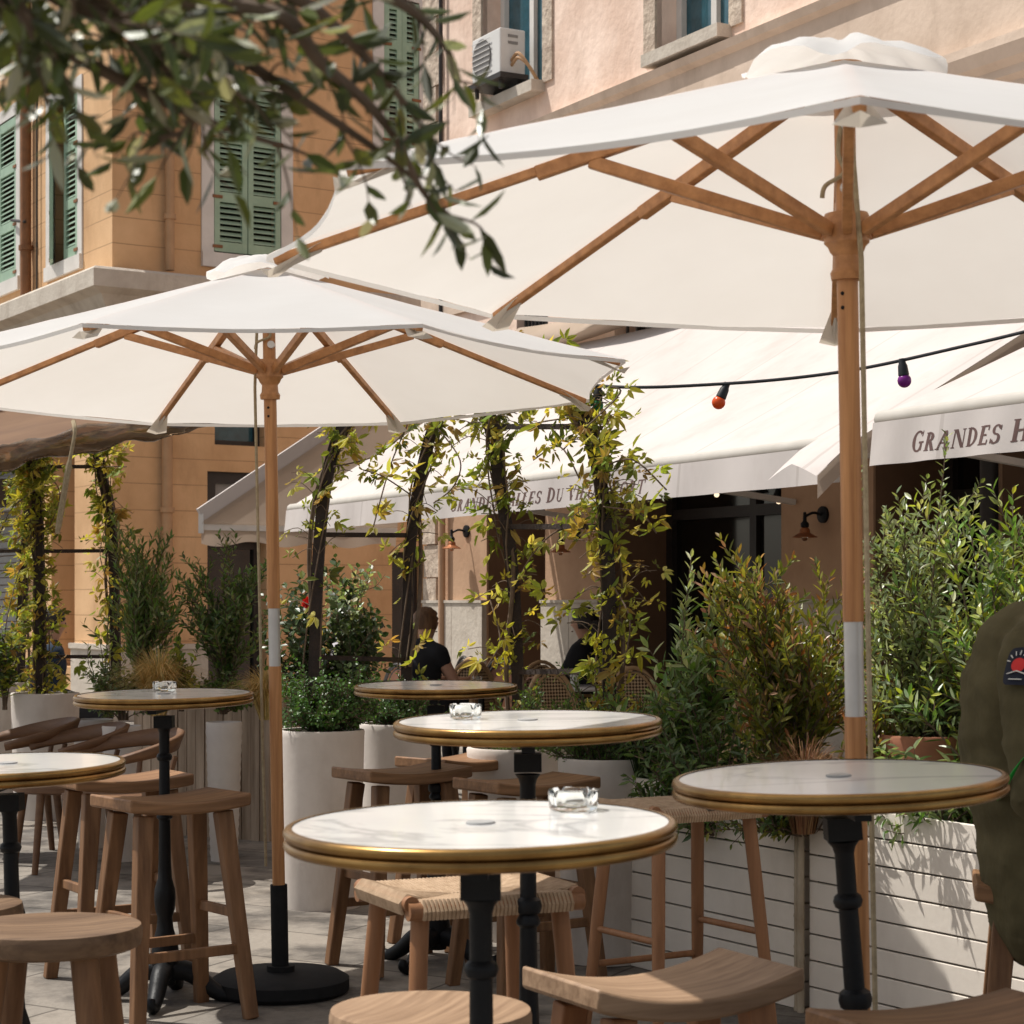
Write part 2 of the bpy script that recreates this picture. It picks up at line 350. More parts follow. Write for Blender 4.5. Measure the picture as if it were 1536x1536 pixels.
# ------------------------------------------------------------------ ochre corner building
OC = (-4.65, 24.0)
OR = Face(OC, (.828,.561), (.561,-.828)); OL = Face(OC, (-.517,.856), (-.856,-.517))
ob = thing('corner_building', 'ochre rendered corner building with sage green shutters and pale cornice, behind the left parasol', 'building', (OC[0]+2, OC[1]+3, gz(24)))
ZB, ZT = .12, 12.5
def rect(fc, u0, u1, v0, v1, um=None):                 # picture rectangle -> opening on a face
    um = um or (u0+u1)/2
    a = sorted((fc.S(u0), fc.S(u1))); z = sorted((fc.Z(um, v0), fc.Z(um, v1))); return [a[0], a[1], z[0], z[1]]
wr1 = rect(OR, 320, 421, 132, 384, 370); wr2 = rect(OR, 575, 628, 0, 222, 600)
wlow0 = rect(OR, 322, 400, 590, 668, 350); wlow1 = rect(OR, 311, 402, 708, 778, 350); dlow = rect(OR, 311, 400, 812, 1075, 350); dmid = rect(OR, 588, 636, 828, 1050, 610)
mb = MB(); OR.wall(mb, 0, 9, ZB, ZT, [wr1, wr2, wlow0, wlow1, dlow, dmid], .28)
wl1 = rect(OL, 77, 118, 148, 392, 97); wl2 = rect(OL, -25, 26, 185, 425, 5); dl = rect(OL, 77, 112, 628, 1000, 95); rl = rect(OL, -60, 31, 700, 1075, 5)
OL.wall(mb, 0, 15, ZB, ZT, [wl1, wl2, dl+[.5], rl], .28)
mb.build('wall', 'ochre', ob, True, smooth=0)
mb = MB(); pts = [OR.P(9, ZT), OR.P(0, ZT), OL.P(15, ZT), OL.P(15, ZT, -9), OR.P(9, ZT, -9)]
mb.add(pts, [(0,1,2,3,4)]); mb.add([OR.P(9,ZB), OR.P(9,ZT), OR.P(9,ZT,-9), OR.P(9,ZB,-9)], [(0,1,2,3)]); mb.add([OL.P(15,ZB), OL.P(15,ZT), OL.P(15,ZT,-9), OL.P(15,ZB,-9)], [(0,1,2,3)])
mb.build('roof', 'ochre', ob, True, smooth=0)
mit = (OR.n+OL.n)/(1+OR.n.dot(OL.n))
zc = OL.Z(168, 412)
prof = [(0,-.62),(.03,-.62),(.05,-.5),(.22,-.26),(.36,-.2),(.36,0),(.33,.03),(0,.09)]
path = [(OL.P(14, zc), OL.n), (OL.P(0, zc), mit), (OR.P(7.5, zc), OR.n)]
mb = MB(); sweep(mb, path, prof); mb.build('cornice', 'stone', ob, True, smooth=25)
mb = MB(); zd = OL.Z(150, 966)
sweep(mb, [(OL.P(OL.S(113), 0), OL.n), (OL.P(0, 0), mit), (OR.P(OR.S(309), 0), OR.n)], [(0,ZB),(.06,ZB),(.06,zd-.08),(.09,zd-.06),(.09,zd),(0,zd)])
mb.build('plinth', 'stone', ob, True, smooth=0)
def surround(fc, o, w=.2, t=.025, sill=True, m='white_paint', par=None, dep=.08):
    mb = MB()
    fc.box(mb, o[0]-w, o[0], o[2], o[3]+w, -.05, t); fc.box(mb, o[1], o[1]+w, o[2], o[3]+w, -.05, t); fc.box(mb, o[0], o[1], o[3], o[3]+w, -.05, t)
    if sill: fc.box(mb, o[0]-w, o[1]+w, o[2]-w*1.1, o[2], -.05, t+dep)
    return mb.build('window_surround', m, par, True, smooth=0)
def shutter_leaf(fc, a0, a1, z0, z1, w, par, ajar=0, hinge=0):
    mb = MB(); L = a1-a0; st = .07
    def q(x, z, d):                                   # local: x from the hinge, d outwards
        if hinge == 0: return fc.P(a0+x*math.cos(ajar)-d*math.sin(ajar), z, w+x*math.sin(ajar)+d*math.cos(ajar))
        return fc.P(a1-x*math.cos(ajar)+d*math.sin(ajar), z, w+x*math.sin(ajar)+d*math.cos(ajar))
    def bx(x0, x1, za, zb, d0, d1, za2=None, zb2=None):
        za2 = za if za2 is None else za2; zb2 = zb if zb2 is None else zb2
        mb.hexa([q(x0,za,d1), q(x1,za,d1), q(x1,za2,d0), q(x0,za2,d0), q(x0,zb,d1), q(x1,zb,d1), q(x1,zb2,d0), q(x0,zb2,d0)])
    bx(0, st, z0, z1, 0, .045); bx(L-st, L, z0, z1, 0, .045)
    H = z1-z0
    rails = [z0, z0+H*.30, z0+H*.66, z1-.12]
    for r in rails: bx(st, L-st, r, r+.12, .002, .043)
    for i in range(3):
        a, b = rails[i]+.12, rails[i+1]; n = max(3, int((b-a)/.062))
        for k in range(n):
            z = a+(b-a)*(k+.5)/n; bx(st, L-st, z-.024, z-.012, .004, .04, z+.012, z+.024)
    sh = mb.build('shutter', 'shutter', par, True, smooth=0)
    for r in rails[:3]:
        h = MB(); h.hexa([q(-.03,r+.04,.06), q(.10,r+.04,.06), q(.10,r+.04,.045), q(-.03,r+.04,.045), q(-.03,r+.075,.06), q(.10,r+.075,.06), q(.10,r+.075,.045), q(-.03,r+.075,.045)])
        h.build('hinge', 'rust_pipe', sh, True, smooth=0)
def shuttered(fc, o, a1=0, a2=0):
    mb = MB(); fc.box(mb, o[0], o[1], o[2], o[3], -.26, -.24); wi = mb.build('window', 'glass_dark', ob, True, smooth=0)
    surround(fc, o, .16, .02, par=ob, dep=.03); m = (o[0]+o[1])/2
    shutter_leaf(fc, o[0]+.01, m-.006, o[2]+.02, o[3]-.02, -.03, ob, a1, 0); shutter_leaf(fc, m+.006, o[1]-.01, o[2]+.02, o[3]-.02, -.03, ob, a2, 1)
shuttered(OR, wr1); shuttered(OR, wr2, .1, 0); shuttered(OL, wl1, 0, .35); shuttered(OL, wl2)
def pane(fc, o, m='glass_dark', fr='dark_frame', par=None, dep=.22, fw=.07, name='window', mull=0, trans=()):
    mb = MB()
    fc.box(mb, o[0], o[0]+fw, o[2], o[3], -dep-.05, -dep+.03); fc.box(mb, o[1]-fw, o[1], o[2], o[3], -dep-.05, -dep+.03)
    fc.box(mb, o[0]+fw, o[1]-fw, o[2], o[2]+fw, -dep-.05, -dep+.03); fc.box(mb, o[0]+fw, o[1]-fw, o[3]-fw, o[3], -dep-.05, -dep+.03)
    for k in range(mull):
        x = o[0]+(o[1]-o[0])*(k+1)/(mull+1); fc.box(mb, x-fw/2, x+fw/2, o[2]+fw, o[3]-fw, -dep-.04, -dep+.02)
    for z in trans: fc.box(mb, o[0]+fw, o[1]-fw, z-fw/2, z+fw/2, -dep-.03, -dep+.025)
    w = mb.build(name, fr, par, True, smooth=0)
    mb = MB(); fc.box(mb, o[0], o[1], o[2], o[3], -dep-.08, -dep-.02); mb.build('pane', m, w, True, smooth=0)
    return w
pane(OR, wlow0, 'glass_blue', 'dark_frame', ob); pane(OR, wlow1, 'roller', 'dark_frame', ob, .1, .14); pane(OR, dlow, 'glass_dark', 'dark_frame', ob, .2, .09, 'door'); pane(OR, dmid, 'glass_dark', 'dark_frame', ob, .2, .08, 'door')
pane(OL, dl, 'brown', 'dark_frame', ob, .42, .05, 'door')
mb = MB()
for k in range(34):
    z = rl[2]+(rl[3]-rl[2])*k/34; OL.box(mb, rl[0], rl[1], z, z+(rl[3]-rl[2])/34-.012, -.16, -.12-.02*(k%2))
mb.build('roller_shutter', 'roller', ob, True, smooth=0)
mb = MB(); OL.box(mb, rl[0]-.1, rl[1]+.1, OL.Z(15,760), OL.Z(15,722), 0, .5); mb.build('door_hood', 'dark_frame', ob, True, smooth=0)
def pipe(fc, u, z0, z1, r, m, par, w=.09, name='downpipe'):
    s = fc.S(u); mb = MB(); mb.tube([fc.P(s, z0, w), fc.P(s, z1, w)], r, 10)
    z = z0+.6
    while z < z1: mb.tube([fc.P(s, z, w), fc.P(s, z+.06, w)], r*1.35, 10); z += 1.9
    mb.build(name, m, par, True)
pipe(OR, 250, zc+.1, ZT, .055, 'pipe', ob); pipe(OR, 246, ZB, zc-.6, .065, 'pipe', ob); pipe(OR, 242, ZB, zc-.6, .018, 'pipe', ob, .05, 'conduit')
pipe(OL, 49, zc+.1, ZT, .07, 'rust_pipe', ob); pipe(OL, 60, zc+.1, zc+2.9, .012, 'dark_frame', ob, .04, 'conduit')
mb = MB(); mb.tube([OL.P(OL.S(24), OL.Z(24,331), .06), OL.P(OL.S(52), OL.Z(52,334), .13)], .02, 8); mb.build('shutter_stay', 'dark_frame', ob, True)

# ------------------------------------------------------------------ pink building
PK = Face((-.84, 20.34), (.48,-.877), (-.877,-.48))
pb = thing('market_hall', 'weathered pink rendered building with stone dado, dark arcade openings and long string course', 'building', (PK.P(6, gz(20), -4)))
ZPT = 11.0
ac_w = rect(PK, 724, 816, -260, 142, 770); rt_w = rect(PK, 985, 1096, -320, 62, 1040)
lo_w = rect(PK, 922, 1060, 430, 512, 990); lo_w2 = rect(PK, 775, 822, 440, 560, 800)
zlin = 2.95
ops = [(730,818),(905,1172),(1310,1470),(1500,1900)]
go = [[PK.S(a), PK.S(b), ZB, zlin, .68] for a, b in ops]
mb = MB(); PK.wall(mb, 0, 17, 3.35, ZPT, [ac_w, rt_w, lo_w, lo_w2], .35); mb.build('upper_wall', 'pink', pb, True, smooth=0)
mb = MB(); PK.wall(mb, 0, 17, ZB, 3.35, [o[:4]+[.02] for o in go], .02); mb.build('arcade_wall', 'tan', pb, True, smooth=0)
mb = MB()
for o in go:
    for (x0,z0),(x1,z1) in (((o[0],o[2]),(o[0],o[3])),((o[0],o[3]),(o[1],o[3])),((o[1],o[3]),(o[1],o[2]))):
        mb.add([PK.P(x0,z0,-.02), PK.P(x1,z1,-.02), PK.P(x1,z1,-.72), PK.P(x0,z0,-.72)], [(0,1,2,3)])
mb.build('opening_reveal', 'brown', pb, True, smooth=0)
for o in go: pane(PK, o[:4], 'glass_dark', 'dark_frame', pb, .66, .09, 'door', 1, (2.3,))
mb = MB(); mb.add([PK.P(0,ZPT), PK.P(17,ZPT), PK.P(17,ZPT,-9), PK.P(0,ZPT,-9)], [(0,1,2,3)])
for s_ in (0, 17): mb.add([PK.P(s_,ZB), PK.P(s_,ZPT), PK.P(s_,ZPT,-9), PK.P(s_,ZB,-9)], [(0,1,2,3)])
mb.build('roof', 'pink', pb, True, smooth=0)
zdd = PK.Z(680, 905); edges = [0]+[x for o in go for x in o[:2]]
for a, b in ((0.0, go[0][0]), (go[0][1], go[1][0]), (go[1][1], go[2][0]), (go[2][1], go[3][0])):
    mb = MB(); n = max(1, round((b-a)/.55))
    for k in range(n): PK.box(mb, a+(b-a)*k/n+.004, a+(b-a)*(k+1)/n-.004, ZB, zdd, 0, .05)
    PK.box(mb, a, b, zdd+.003, zdd+.03, 0, .062)
    mb.build('stone_dado', 'stone', pb, True, smooth=0)
mb = MB(); z = ZB; k = 0
while z < ZPT:
    h = .32+.05*R.random(); PK.box(mb, -.02, .26+.1*(k%2), z+.006, z+h-.006, -.4, .02+.025*R.random()); z += h; k += 1
mb.build('corner_quoin', 'rough_stone', pb, True, smooth=0)
zs = PK.Z(1024, 97)
mb = MB(); sweep(mb, [(PK.P(-.05, zs), PK.n), (PK.P(17, zs), PK.n)], [(0,-1.5),(.04,-1.5),(.04,-.98),(.09,-.95),(.09,-.9),(.14,-.86),(.17,-.78),(.17,-.72),(.05,-.7),(.05,-.09),(.10,-.06),(.12,0),(0,.02)])
mb.build('string_course', 'frieze', pb, True, smooth=20)
for o, u in ((ac_w, 770), (rt_w, 1040)):
    mb = MB(); w = .17
    PK.box(mb, o[0]-w, o[0], o[2]-.02, o[3]+w, -.05, .02); PK.box(mb, o[1], o[1]+w, o[2]-.02, o[3]+w, -.05, .02); PK.box(mb, o[0], o[1], o[3], o[3]+w, -.05, .02)
    mb.build('window_surround', 'rough_stone', pb, True, smooth=0)
    mb = MB(); PK.box(mb, o[0]-.02, o[1]+.02, o[2]-.1, o[2], -.3, .14); mb.build('window_sill', 'stone', pb, True, smooth=0)
    pane(PK, o, 'glass_blue', 'white_paint', pb, .22, .075, 'window', 1)
for o in (lo_w, lo_w2):
    pane(PK, o, 'glass_dark', 'dark_frame', pb, .25, .06, 'window')
    mb = MB(); n = 9
    for k in range(n): s_ = o[0]+(o[1]-o[0])*(k+.5)/n; mb.tube([PK.P(s_, o[2], -.08), PK.P(s_, o[3], -.08)], .014, 6)
    mb.build('window_bar', 'dark_frame', pb, True)
pipe(PK, 668, 3.4, ZPT, .02, 'dark_frame', pb, .05, 'conduit'); pipe(PK, 671, ZB, 3.3, .035, 'tan', pb, .06, 'downpipe'); pipe(PK, 1500, ZB, 3.3, .06, 'dark_frame', pb, .09, 'downpipe')

# air conditioner on the sill
AC = PK.P(PK.S(752), ac_w[2]+.12, .03)
ac = thing('air_conditioner', 'white outdoor air conditioner unit on a bracket in the pink building window', 'air conditioner', AC)
s0 = PK.S(752); Wd, H, D = .54, .41, .24; z0 = ac_w[2]+.13
mb = MB(); PK.box(mb, s0-.12, s0-.12+Wd, z0, z0+H, -.02, D); mb.build('casing', 'ac', ac, True, smooth=0, bevel=.012)
mb = MB(); cx = s0-.12+.20
rm = Matrix((PK.d, Vector((0,0,1)), PK.n)).transposed()
mb.lathe([(0,0),(.16,0),(.17,.006),(.17,.012),(0,.012)], 28, PK.P(cx, z0+.205, D+.002), rm)
fg = mb.build('fan_grille', 'ac_dark', ac, True)
mb = MB()
for k in range(7): PK.box(mb, cx-.17, cx+.17, z0+.05+k*.05, z0+.056+k*.05, D+.016, D+.022)
mb.build('grille_bar', 'ac', fg, True, smooth=0)
mb = MB()
for k in range(2): PK.box(mb, s0-.12+Wd+.001, s0-.12+Wd+.006, z0+.27+.06*k, z0+.295+.06*k, .06, .16)
mb.build('side_vent', 'ac_dark', ac, True, smooth=0)
mb = MB(); PK.box(mb, s0-.16, s0+Wd-.06, z0-.05, z0-.004, -.02, D+.03)
for x in (s0-.08, s0+Wd-.16):
    for w in (.02, D-.03): mb.tube([PK.P(x, z0-.05, w), PK.P(x, z0-.13, w)], .02, 8)
mb.build('bracket', 'dark_frame', ac, True, smooth=0)
mb = MB(); a = s0-.12+Wd
for k in range(2): mb.tube(bez([PK.P(a-.01, z0+.12-.04*k, .12), PK.P(a+.12, z0+.16-.04*k, .12), PK.P(a+.2, z0+.04, .06), PK.P(a+.21, z0-.12, -.05)], 8), .016, 8)
mb.build('hose', 'pipe', ac, True)

# wall lamps and a lit pendant
def wall_lamp(u, v, label, k=.6):
    s_ = PK.S(u); z = PK.Z(u, v); t = thing('wall_lamp', label, 'wall lamp', PK.P(s_, z), group='copper wall lamps under the awnings')
    mb = MB(); mb.lathe([(0,0),(.06,0),(.06,.02),(.03,.03),(0,.03)], 16, PK.P(s_, z, 0), rm); mb.tube(bez([PK.P(s_, z, .03), PK.P(s_, z+.02*k, .16*k), PK.P(s_-.01, z-.03*k, .27*k)], 6), .010, 8)
    mb.build('wall_bracket', 'black_iron', t, True)
    c = PK.P(s_-.01, z-.13*k, .27*k)
    mb = MB(); mb.lathe([(a_*k, b_*k) for a_, b_ in [(.0,.16),(.02,.15),(.024,.05),(.05,.02),(.05,-.02),(.022,-.03)]], 16, c); n = mb.build('lamp_neck', 'black_iron', t, True)
    mb = MB(); mb.lathe([(a_*k, b_*k) for a_, b_ in [(.03,-.02),(.06,-.05),(.065,-.09),(.15,-.14),(.152,-.146),(.06,-.1),(.03,-.03)]], 20, c); mb.build('lamp_shade', 'copper', t, True)
    mb = MB(); mb.sphere(c+Vector((0,0,-.15*k)), .04*k, 10); mb.build('bulb', 'glass', t, True)
wall_lamp(701, 797, 'copper shaded wall lamp on the tan pillar nearest the ochre building')
wall_lamp(866, 800, 'copper shaded wall lamp behind the right trellis posts')
wall_lamp(1236, 772, 'dark wall lamp on the pillar just left of the big parasol pole')
def pendant(u, v, label):
    s_ = PK.S(u, -.45); c = PK.P(s_, 0, -.45)+Vector((0,0,PK.Z(u, v, -.45)))
    t = thing('pendant_lamp', label, 'pendant lamp', c)
    mb = MB(); mb.sphere(c, .022, 10); mb.build('bulb', 'lit', t, True)
    mb = MB(); mb.lathe([(.02,.1),(.05,.03),(.048,.025),(.018,.095)], 14, c); mb.tube([c+Vector((0,0,.09)), Vector((c.x,c.y,zlin))], .006, 6); mb.build('lamp_shade', 'black_iron', t, True)
pendant(1075, 742, 'small lit pendant lamp glowing in the dark doorway'); pendant(1168, 752, 'tiny dim pendant lamp at the right edge of the dark doorway')

# ------------------------------------------------------------------ lettering strokes
def glyph(ch):
    P = []; ser = .055
    def q(*p): P.append(list(p))
    def stem(x, w=.25, y0=0., y1=1., sb=True, st=True):
        q((x,y0),(x+w,y0),(x+w,y1),(x,y1))
        if sb: q((x-.08,y0),(x+w+.08,y0),(x+w+.08,y0+ser),(x-.08,y0+ser))
        if st: q((x-.08,y1-ser),(x+w+.08,y1-ser),(x+w+.08,y1),(x-.08,y1))
    def bar(x0, x1, y, h=.09): q((x0,y),(x1,y),(x1,y+h),(x0,y+h))
    def diag(x0, y0, x1, y1, w): w *= 1.25; q((x0,y0),(x0+w,y0),(x1+w,y1),(x1,y1))
    def arc(cx, cy, rx, ry, a0, a1, t=.25, tn=.09, n=14):
        for i in range(n):
            pr = []
            for k in (i, i+1):
                a = math.radians(a0+(a1-a0)*k/n); th = tn+(t-tn)*abs(math.cos(a)); c, s = math.cos(a), math.sin(a)
                pr.append(((cx+rx*c, cy+ry*s), (cx+(rx-th)*c, cy+(ry-min(th, .09+.3*(th-.07)))*s)))
            q(pr[0][0], pr[1][0], pr[1][1], pr[0][1])
    w = .8
    if ch == 'G': arc(.44,.5,.44,.51,48,318); stem(.62,.18,.06,.42,False,False); bar(.52,.9,.40); q((.68,.72),(.76,.72),(.78,.98),(.72,.98)); w = .94
    elif ch == 'R': stem(.08); arc(.3,.74,.36,.26,-90,90); bar(.2,.32,.93); bar(.2,.32,.47); diag(.60,0,.30,.5,.2); bar(.56,.88,0,ser); w = .88
    elif ch == 'A': diag(.06,0,.38,1,.08); diag(.58,0,.34,1,.2); bar(.2,.62,.3); bar(-.04,.24,0,ser); bar(.5,.88,0,ser); w = .88
    elif ch == 'N': stem(.1,.08); diag(.68,0,.1,1,.2); q((.8,0),(.88,0),(.88,1),(.8,1)); bar(.7,.98,.945,ser); w = 1.0
    elif ch == 'D': stem(.08); arc(.28,.5,.58,.5,-90,90); bar(.2,.3,.93); bar(.2,.3,0); w = .94
    elif ch == 'E': stem(.08); bar(.2,.66,.93); bar(.2,.56,.47); bar(.2,.7,0); q((.60,.76),(.68,.74),(.68,.95),(.6,.95)); q((.64,.05),(.72,.05),(.72,.26),(.64,.24)); w = .78
    elif ch == 'S': arc(.33,.74,.30,.27,20,270,.19); arc(.33,.27,.32,.28,90,-160,.19); q((.54,.72),(.62,.72),(.62,.96),(.56,.96)); q((.02,.04),(.08,.04),(.1,.28),(.02,.28)); w = .68
    elif ch == 'H': stem(.08); stem(.66); bar(.2,.7,.46); w = .98
    elif ch == 'L': stem(.08); bar(.2,.66,0); q((.6,.05),(.68,.05),(.68,.28),(.6,.24)); w = .74
    elif ch == 'U': stem(.1,.19,.3,1,False); arc(.45,.32,.35,.33,180,360,.19); q((.72,.3),(.8,.3),(.8,1),(.72,1)); bar(.62,.9,.945,ser); w = .94
    elif ch == 'V': diag(.34,0,.02,1,.2); diag(.40,0,.70,1,.08); bar(-.06,.3,.945,ser); bar(.6,.86,.945,ser); w = .84
    elif ch == 'I': stem(.1); w = .42
    elif ch == 'X': diag(.58,0,.08,1,.2); diag(.06,0,.68,1,.08); bar(0,.24,0,ser); bar(.5,.86,0,ser); bar(0,.34,.945,ser); bar(.58,.84,.945,ser); w = .9
    elif ch == 'P': stem(.08); arc(.3,.72,.38,.28,-90,90); bar(.2,.32,.93); bar(.2,.32,.44); w = .76
    elif ch == 'O': arc(.45,.5,.45,.51,0,360,.2,.07,28); w = .96
    elif ch == 'T': stem(.33,.19,0,1,True,False); bar(0,.85,.93); q((0,.74),(.07,.74),(.07,.95),(0,.95)); q((.78,.74),(.85,.74),(.85,.95),(.78,.95)); w = .88
    else: w = .45
    return P, w
def text_mesh(txt, surf, h, smallcaps=.86, width=None, clip=None):
    mb = MB(); x = 0; items = []; first = True
    for ch in txt:
        P, w = glyph(ch); k = 1 if first else smallcaps; first = (ch == ' ')
        items.append((P, x, k)); x += w*k+.10
    sx = (width/x/h) if width else 1; n = 0
    for P, x0, k in items:
        if clip and x0*h*sx > clip: break
        for p in P:
            vs = [surf((x0+(a+.2*b)*k)*h*sx, b*k*h, .00015*n) for a, b in p]
            mb.add(vs, [tuple(range(len(vs)))]); n = (n+1) % 40
    return mb

# ------------------------------------------------------------------ awnings
zb = 2.386
def awning(name, label, A, B, top_in, ztop, sag=.03, left_side=False, text=None, tu=None, th=.1, tw=None, clip=None, hood=True):
    t = thing(name, label, 'awning', (A+B)/2, group='cream awnings on the market hall')
    dx = (B-A).normalized(); outv = Vector((-PK.d.y*-1, 0, 0)); n = PK.n
    TA = A+(-n)*top_in[0]; TB = B+(-n)*top_in[1]; TA.z = TB.z = ztop
    mb = MB()
    def fn(a, b):
        p = A.lerp(B, a).lerp(TA.lerp(TB, a), b); p.z -= sag*math.sin(PI*b)+.012*math.sin(a*27)*math.sin(PI*b); return p
    mb.grid(fn, 40, 12); mb.build('fabric', 'awning', t, True, smooth=80)
    mb = MB(); dn = (n+Vector((0,0,.25))).normalized()
    mb.tube([A+n*.02+Vector((0,0,-.03)), B+n*.02+Vector((0,0,-.03))], .04, 10); mb.build('front_bar', 'pocket', t, True)
    mb = MB(); vh = .19
    def fv(a, b):
        p = A.lerp(B, a)+n*(.065+.012*math.sin(a*60)*b+.02*b); p.z -= .045+vh*b; return p
    mb.grid(fv, 80, 3); mb.build('valance', 'awning', t, True, smooth=80)
    for k in (.12, .5, .88):
        mb = MB(); p = A.lerp(B, k); q = TA.lerp(TB, k); e = p.lerp(q, .55); e.z = zb+.02; e2 = q.copy(); e2.z = zb-.1
        mb.beam(p+Vector((0,0,-.05)), e, .05, .04); mb.beam(e, e2, .05, .04)
        mb.build('folding_arm', 'white_paint', t, True, smooth=0)
    if hood:
        mb = MB()
        mb.grid(lambda a, b: TA.lerp(TB, a)+n*(.22*math.sin(PI*b)+.05*math.sin(a*23+b*4)*math.sin(PI*b))+Vector((0,0,.04+.22*(1-b)-.08*math.sin(PI*b)-.03*math.sin(a*17))), 50, 8)
        mb.build('folded_hood', 'awning_side', t, True, smooth=80)
    if left_side:
        mb = MB(); mb.grid(lambda a, b: A.lerp(TA, a)+Vector((0,0,-.01-.17*b))-dx*(.02+.015*math.sin(a*9)*b), 20, 3); mb.build('edge_flap', 'awning_side', t, True, smooth=80)
    if text:
        LL = (B-A).length
        def surf(x, y, d): p = fv((tu+x)/LL, 1-(.04+y)/vh); return p+n*(.0008+d*.12)
        tm = text_mesh(text, surf, th, width=tw, clip=clip)
        tm.build('lettering', 'letters', t, True, smooth=0)
    return t
A1 = W(302, 775, 19.9); A1.z = zb; B1 = W(1310, 650, (zb-EYE)*F/255); B1.z = zb
d1 = (B1-A1).normalized()
def along(A, d, u): k = (u-768)/F; return (k*A.y-A.x)/(d.x-k*d.y)
def gap(P): return -(P-PK.p).dot(PK.n)*-1
A0 = A1.copy(); A1 = A0+d1*along(A0, d1, 440)
sa = thing('side_awning', 'open awning frame with tan curtain and white sloping rail, beside the ochre wall', 'awning', A0)
TA = A0-PK.n*(gap(A0)-.02); TA.z = 3.75; Q = TA.copy(); Q.z = zb
mb = MB(); mb.beam(A0+Vector((0,0,.0)), TA, .05, .17); mb.build('side_rail', 'awning', sa, True, smooth=0)
mb = MB(); mb.beam(A0+Vector((0,0,-.10)), Q+Vector((0,0,-.10)), .04, .06); mb.build('side_arm', 'white_paint', sa, True, smooth=0)
mb = MB(); mb.beam(A0+Vector((0,0,.03)), A0+Vector((0,0,-.16)), .05, .05); mb.build('corner_post', 'white_paint', sa, True, smooth=0)
mb = MB(); mb.grid(lambda a, b: A0.lerp(Q, a)+Vector((0,0,-.13-.13*b*(1+.2*math.sin(a*19))))-d1*.02*math.sin(a*33)*b, 40, 3); mb.build('side_valance', 'awning_side', sa, True, smooth=80)
mb = MB(); mb.grid(lambda a, b: (A0.lerp(Q, a)+Vector((0,0,-.07))).lerp(A0.lerp(TA, a)+Vector((0,0,-.05)), b)+d1*.03, 12, 6); mb.build('side_curtain', 'awning_side', sa, True, smooth=80)
ta, tb = along(A1, d1, 690), along(A1, d1, 985)
awning('awning', 'long cream awning whose lettered valance is partly hidden by vines', A1, B1, (gap(A1)-.02, gap(B1)-.02), 3.78, left_side=True, text='GRANDES HALLES DU VIEUX PORT', tu=ta, th=.095, tw=tb-ta)
A2 = W(1327, 620, (zb-EYE)*F/285); A2.z = zb; B2 = A2+d1*3.4
awning('awning', 'second cream awning at right edge, its lettered valance cut by the frame', A2, B2, (gap(A2)-.02, gap(B2)-.02), 3.82, text='GRANDES HALLES DU VIEUX PORT', tu=along(A2, d1, 1386), th=.09, tw=(tb-ta)*.80, clip=3.4-along(A2, d1, 1370)-.2)
# loose strip of cloth over the joint between the two awnings
tf = thing('joint_flap', 'loose cream cloth flap bridging the two awnings, pointed end hanging below', 'awning flap', B1)
TB = B1-PK.n*(gap(B1)-.02); TB.z = 3.80
def fl(a, b):
    L = -.16+1.16*b; p = B1.lerp(TB, L)+Vector((0,0,.05+.02*math.sin(PI*a))); p += d1*(a-.5)*-.42+d1*-.12
    if b < .06: p.z -= .05*(1-b/.06)*abs(a-.5)*2
    return p
mb = MB(); mb.grid(fl, 6, 30); mb.build('cloth_strip', 'awning', tf, True, smooth=80)
mb = MB(); mb.grid(lambda a, b: fl(0, a*.55)+Vector((0,0,-.11*b*(1-a*.5)))+d1*.01, 16, 3); mb.build('hanging_edge', 'awning_side', tf, True, smooth=80)

# ------------------------------------------------------------------ brown market canopy with rolled plastic, left
Lc = thing('market_canopy', 'brown canvas market canopy with bunched clear plastic sheet, at left edge behind parasol', 'canopy', W(120, 660, 11))
low = bez([W(-260, 760, 10.2), W(-60, 722, 10.4), W(40, 692, 10.6), W(160, 668, 10.8), W(270, 652, 11.0), W(370, 634, 11.2)], 8)
n_ = len(low)-1
def cf(a, b):
    p = low[int(round(a*n_))].copy(); return p+Vector((-.35*b, 2.6*b, .03+.62*b+.05*math.sin(3*a+5*b)))
mb = MB(); mb.grid(cf, n_, 8); mb.build('canvas', 'brown_canvas', Lc, True, smooth=80)
mb = MB()
def pf(a, b):
    i = int(round(a*n_)); p = low[i].copy(); th = 2*PI*b; r = .085*(1-.55*a)*(1+.15*math.sin(a*13)); w = .014*math.sin(a*31+th*2)+.008*math.sin(a*53-th)
    return p+Vector((0, (r+w)*math.cos(th)*.7, .05+(r+w)*math.sin(th)))
mb.grid(pf, n_, 16); mb.build('plastic_sheet', 'plastic', Lc, True, smooth=80)
mb = MB(); mb.tube(bez([W(110, 632, 10.6), W(112, 650, 10.55), W(103, 700, 10.6), W(86, 800, 10.7)], 6), [.012]*6+[.010]*6+[.016]*6+[.012], 6); mb.build('tie_cord', 'rope', Lc, True)
mb = MB(); mb.tube([G(-420, 12.8), cf(.02, .5)], .03, 8); mb.build('pole', 'black_iron', Lc, True)
mb = MB(); mb.tube([cf(0,.99), cf(1,.99)], .02, 8); mb.tube([cf(1,.99), G(330,13.6)+Vector((0,0,3.3))], .02, 6); mb.build('rear_bar', 'black_iron', Lc, True)

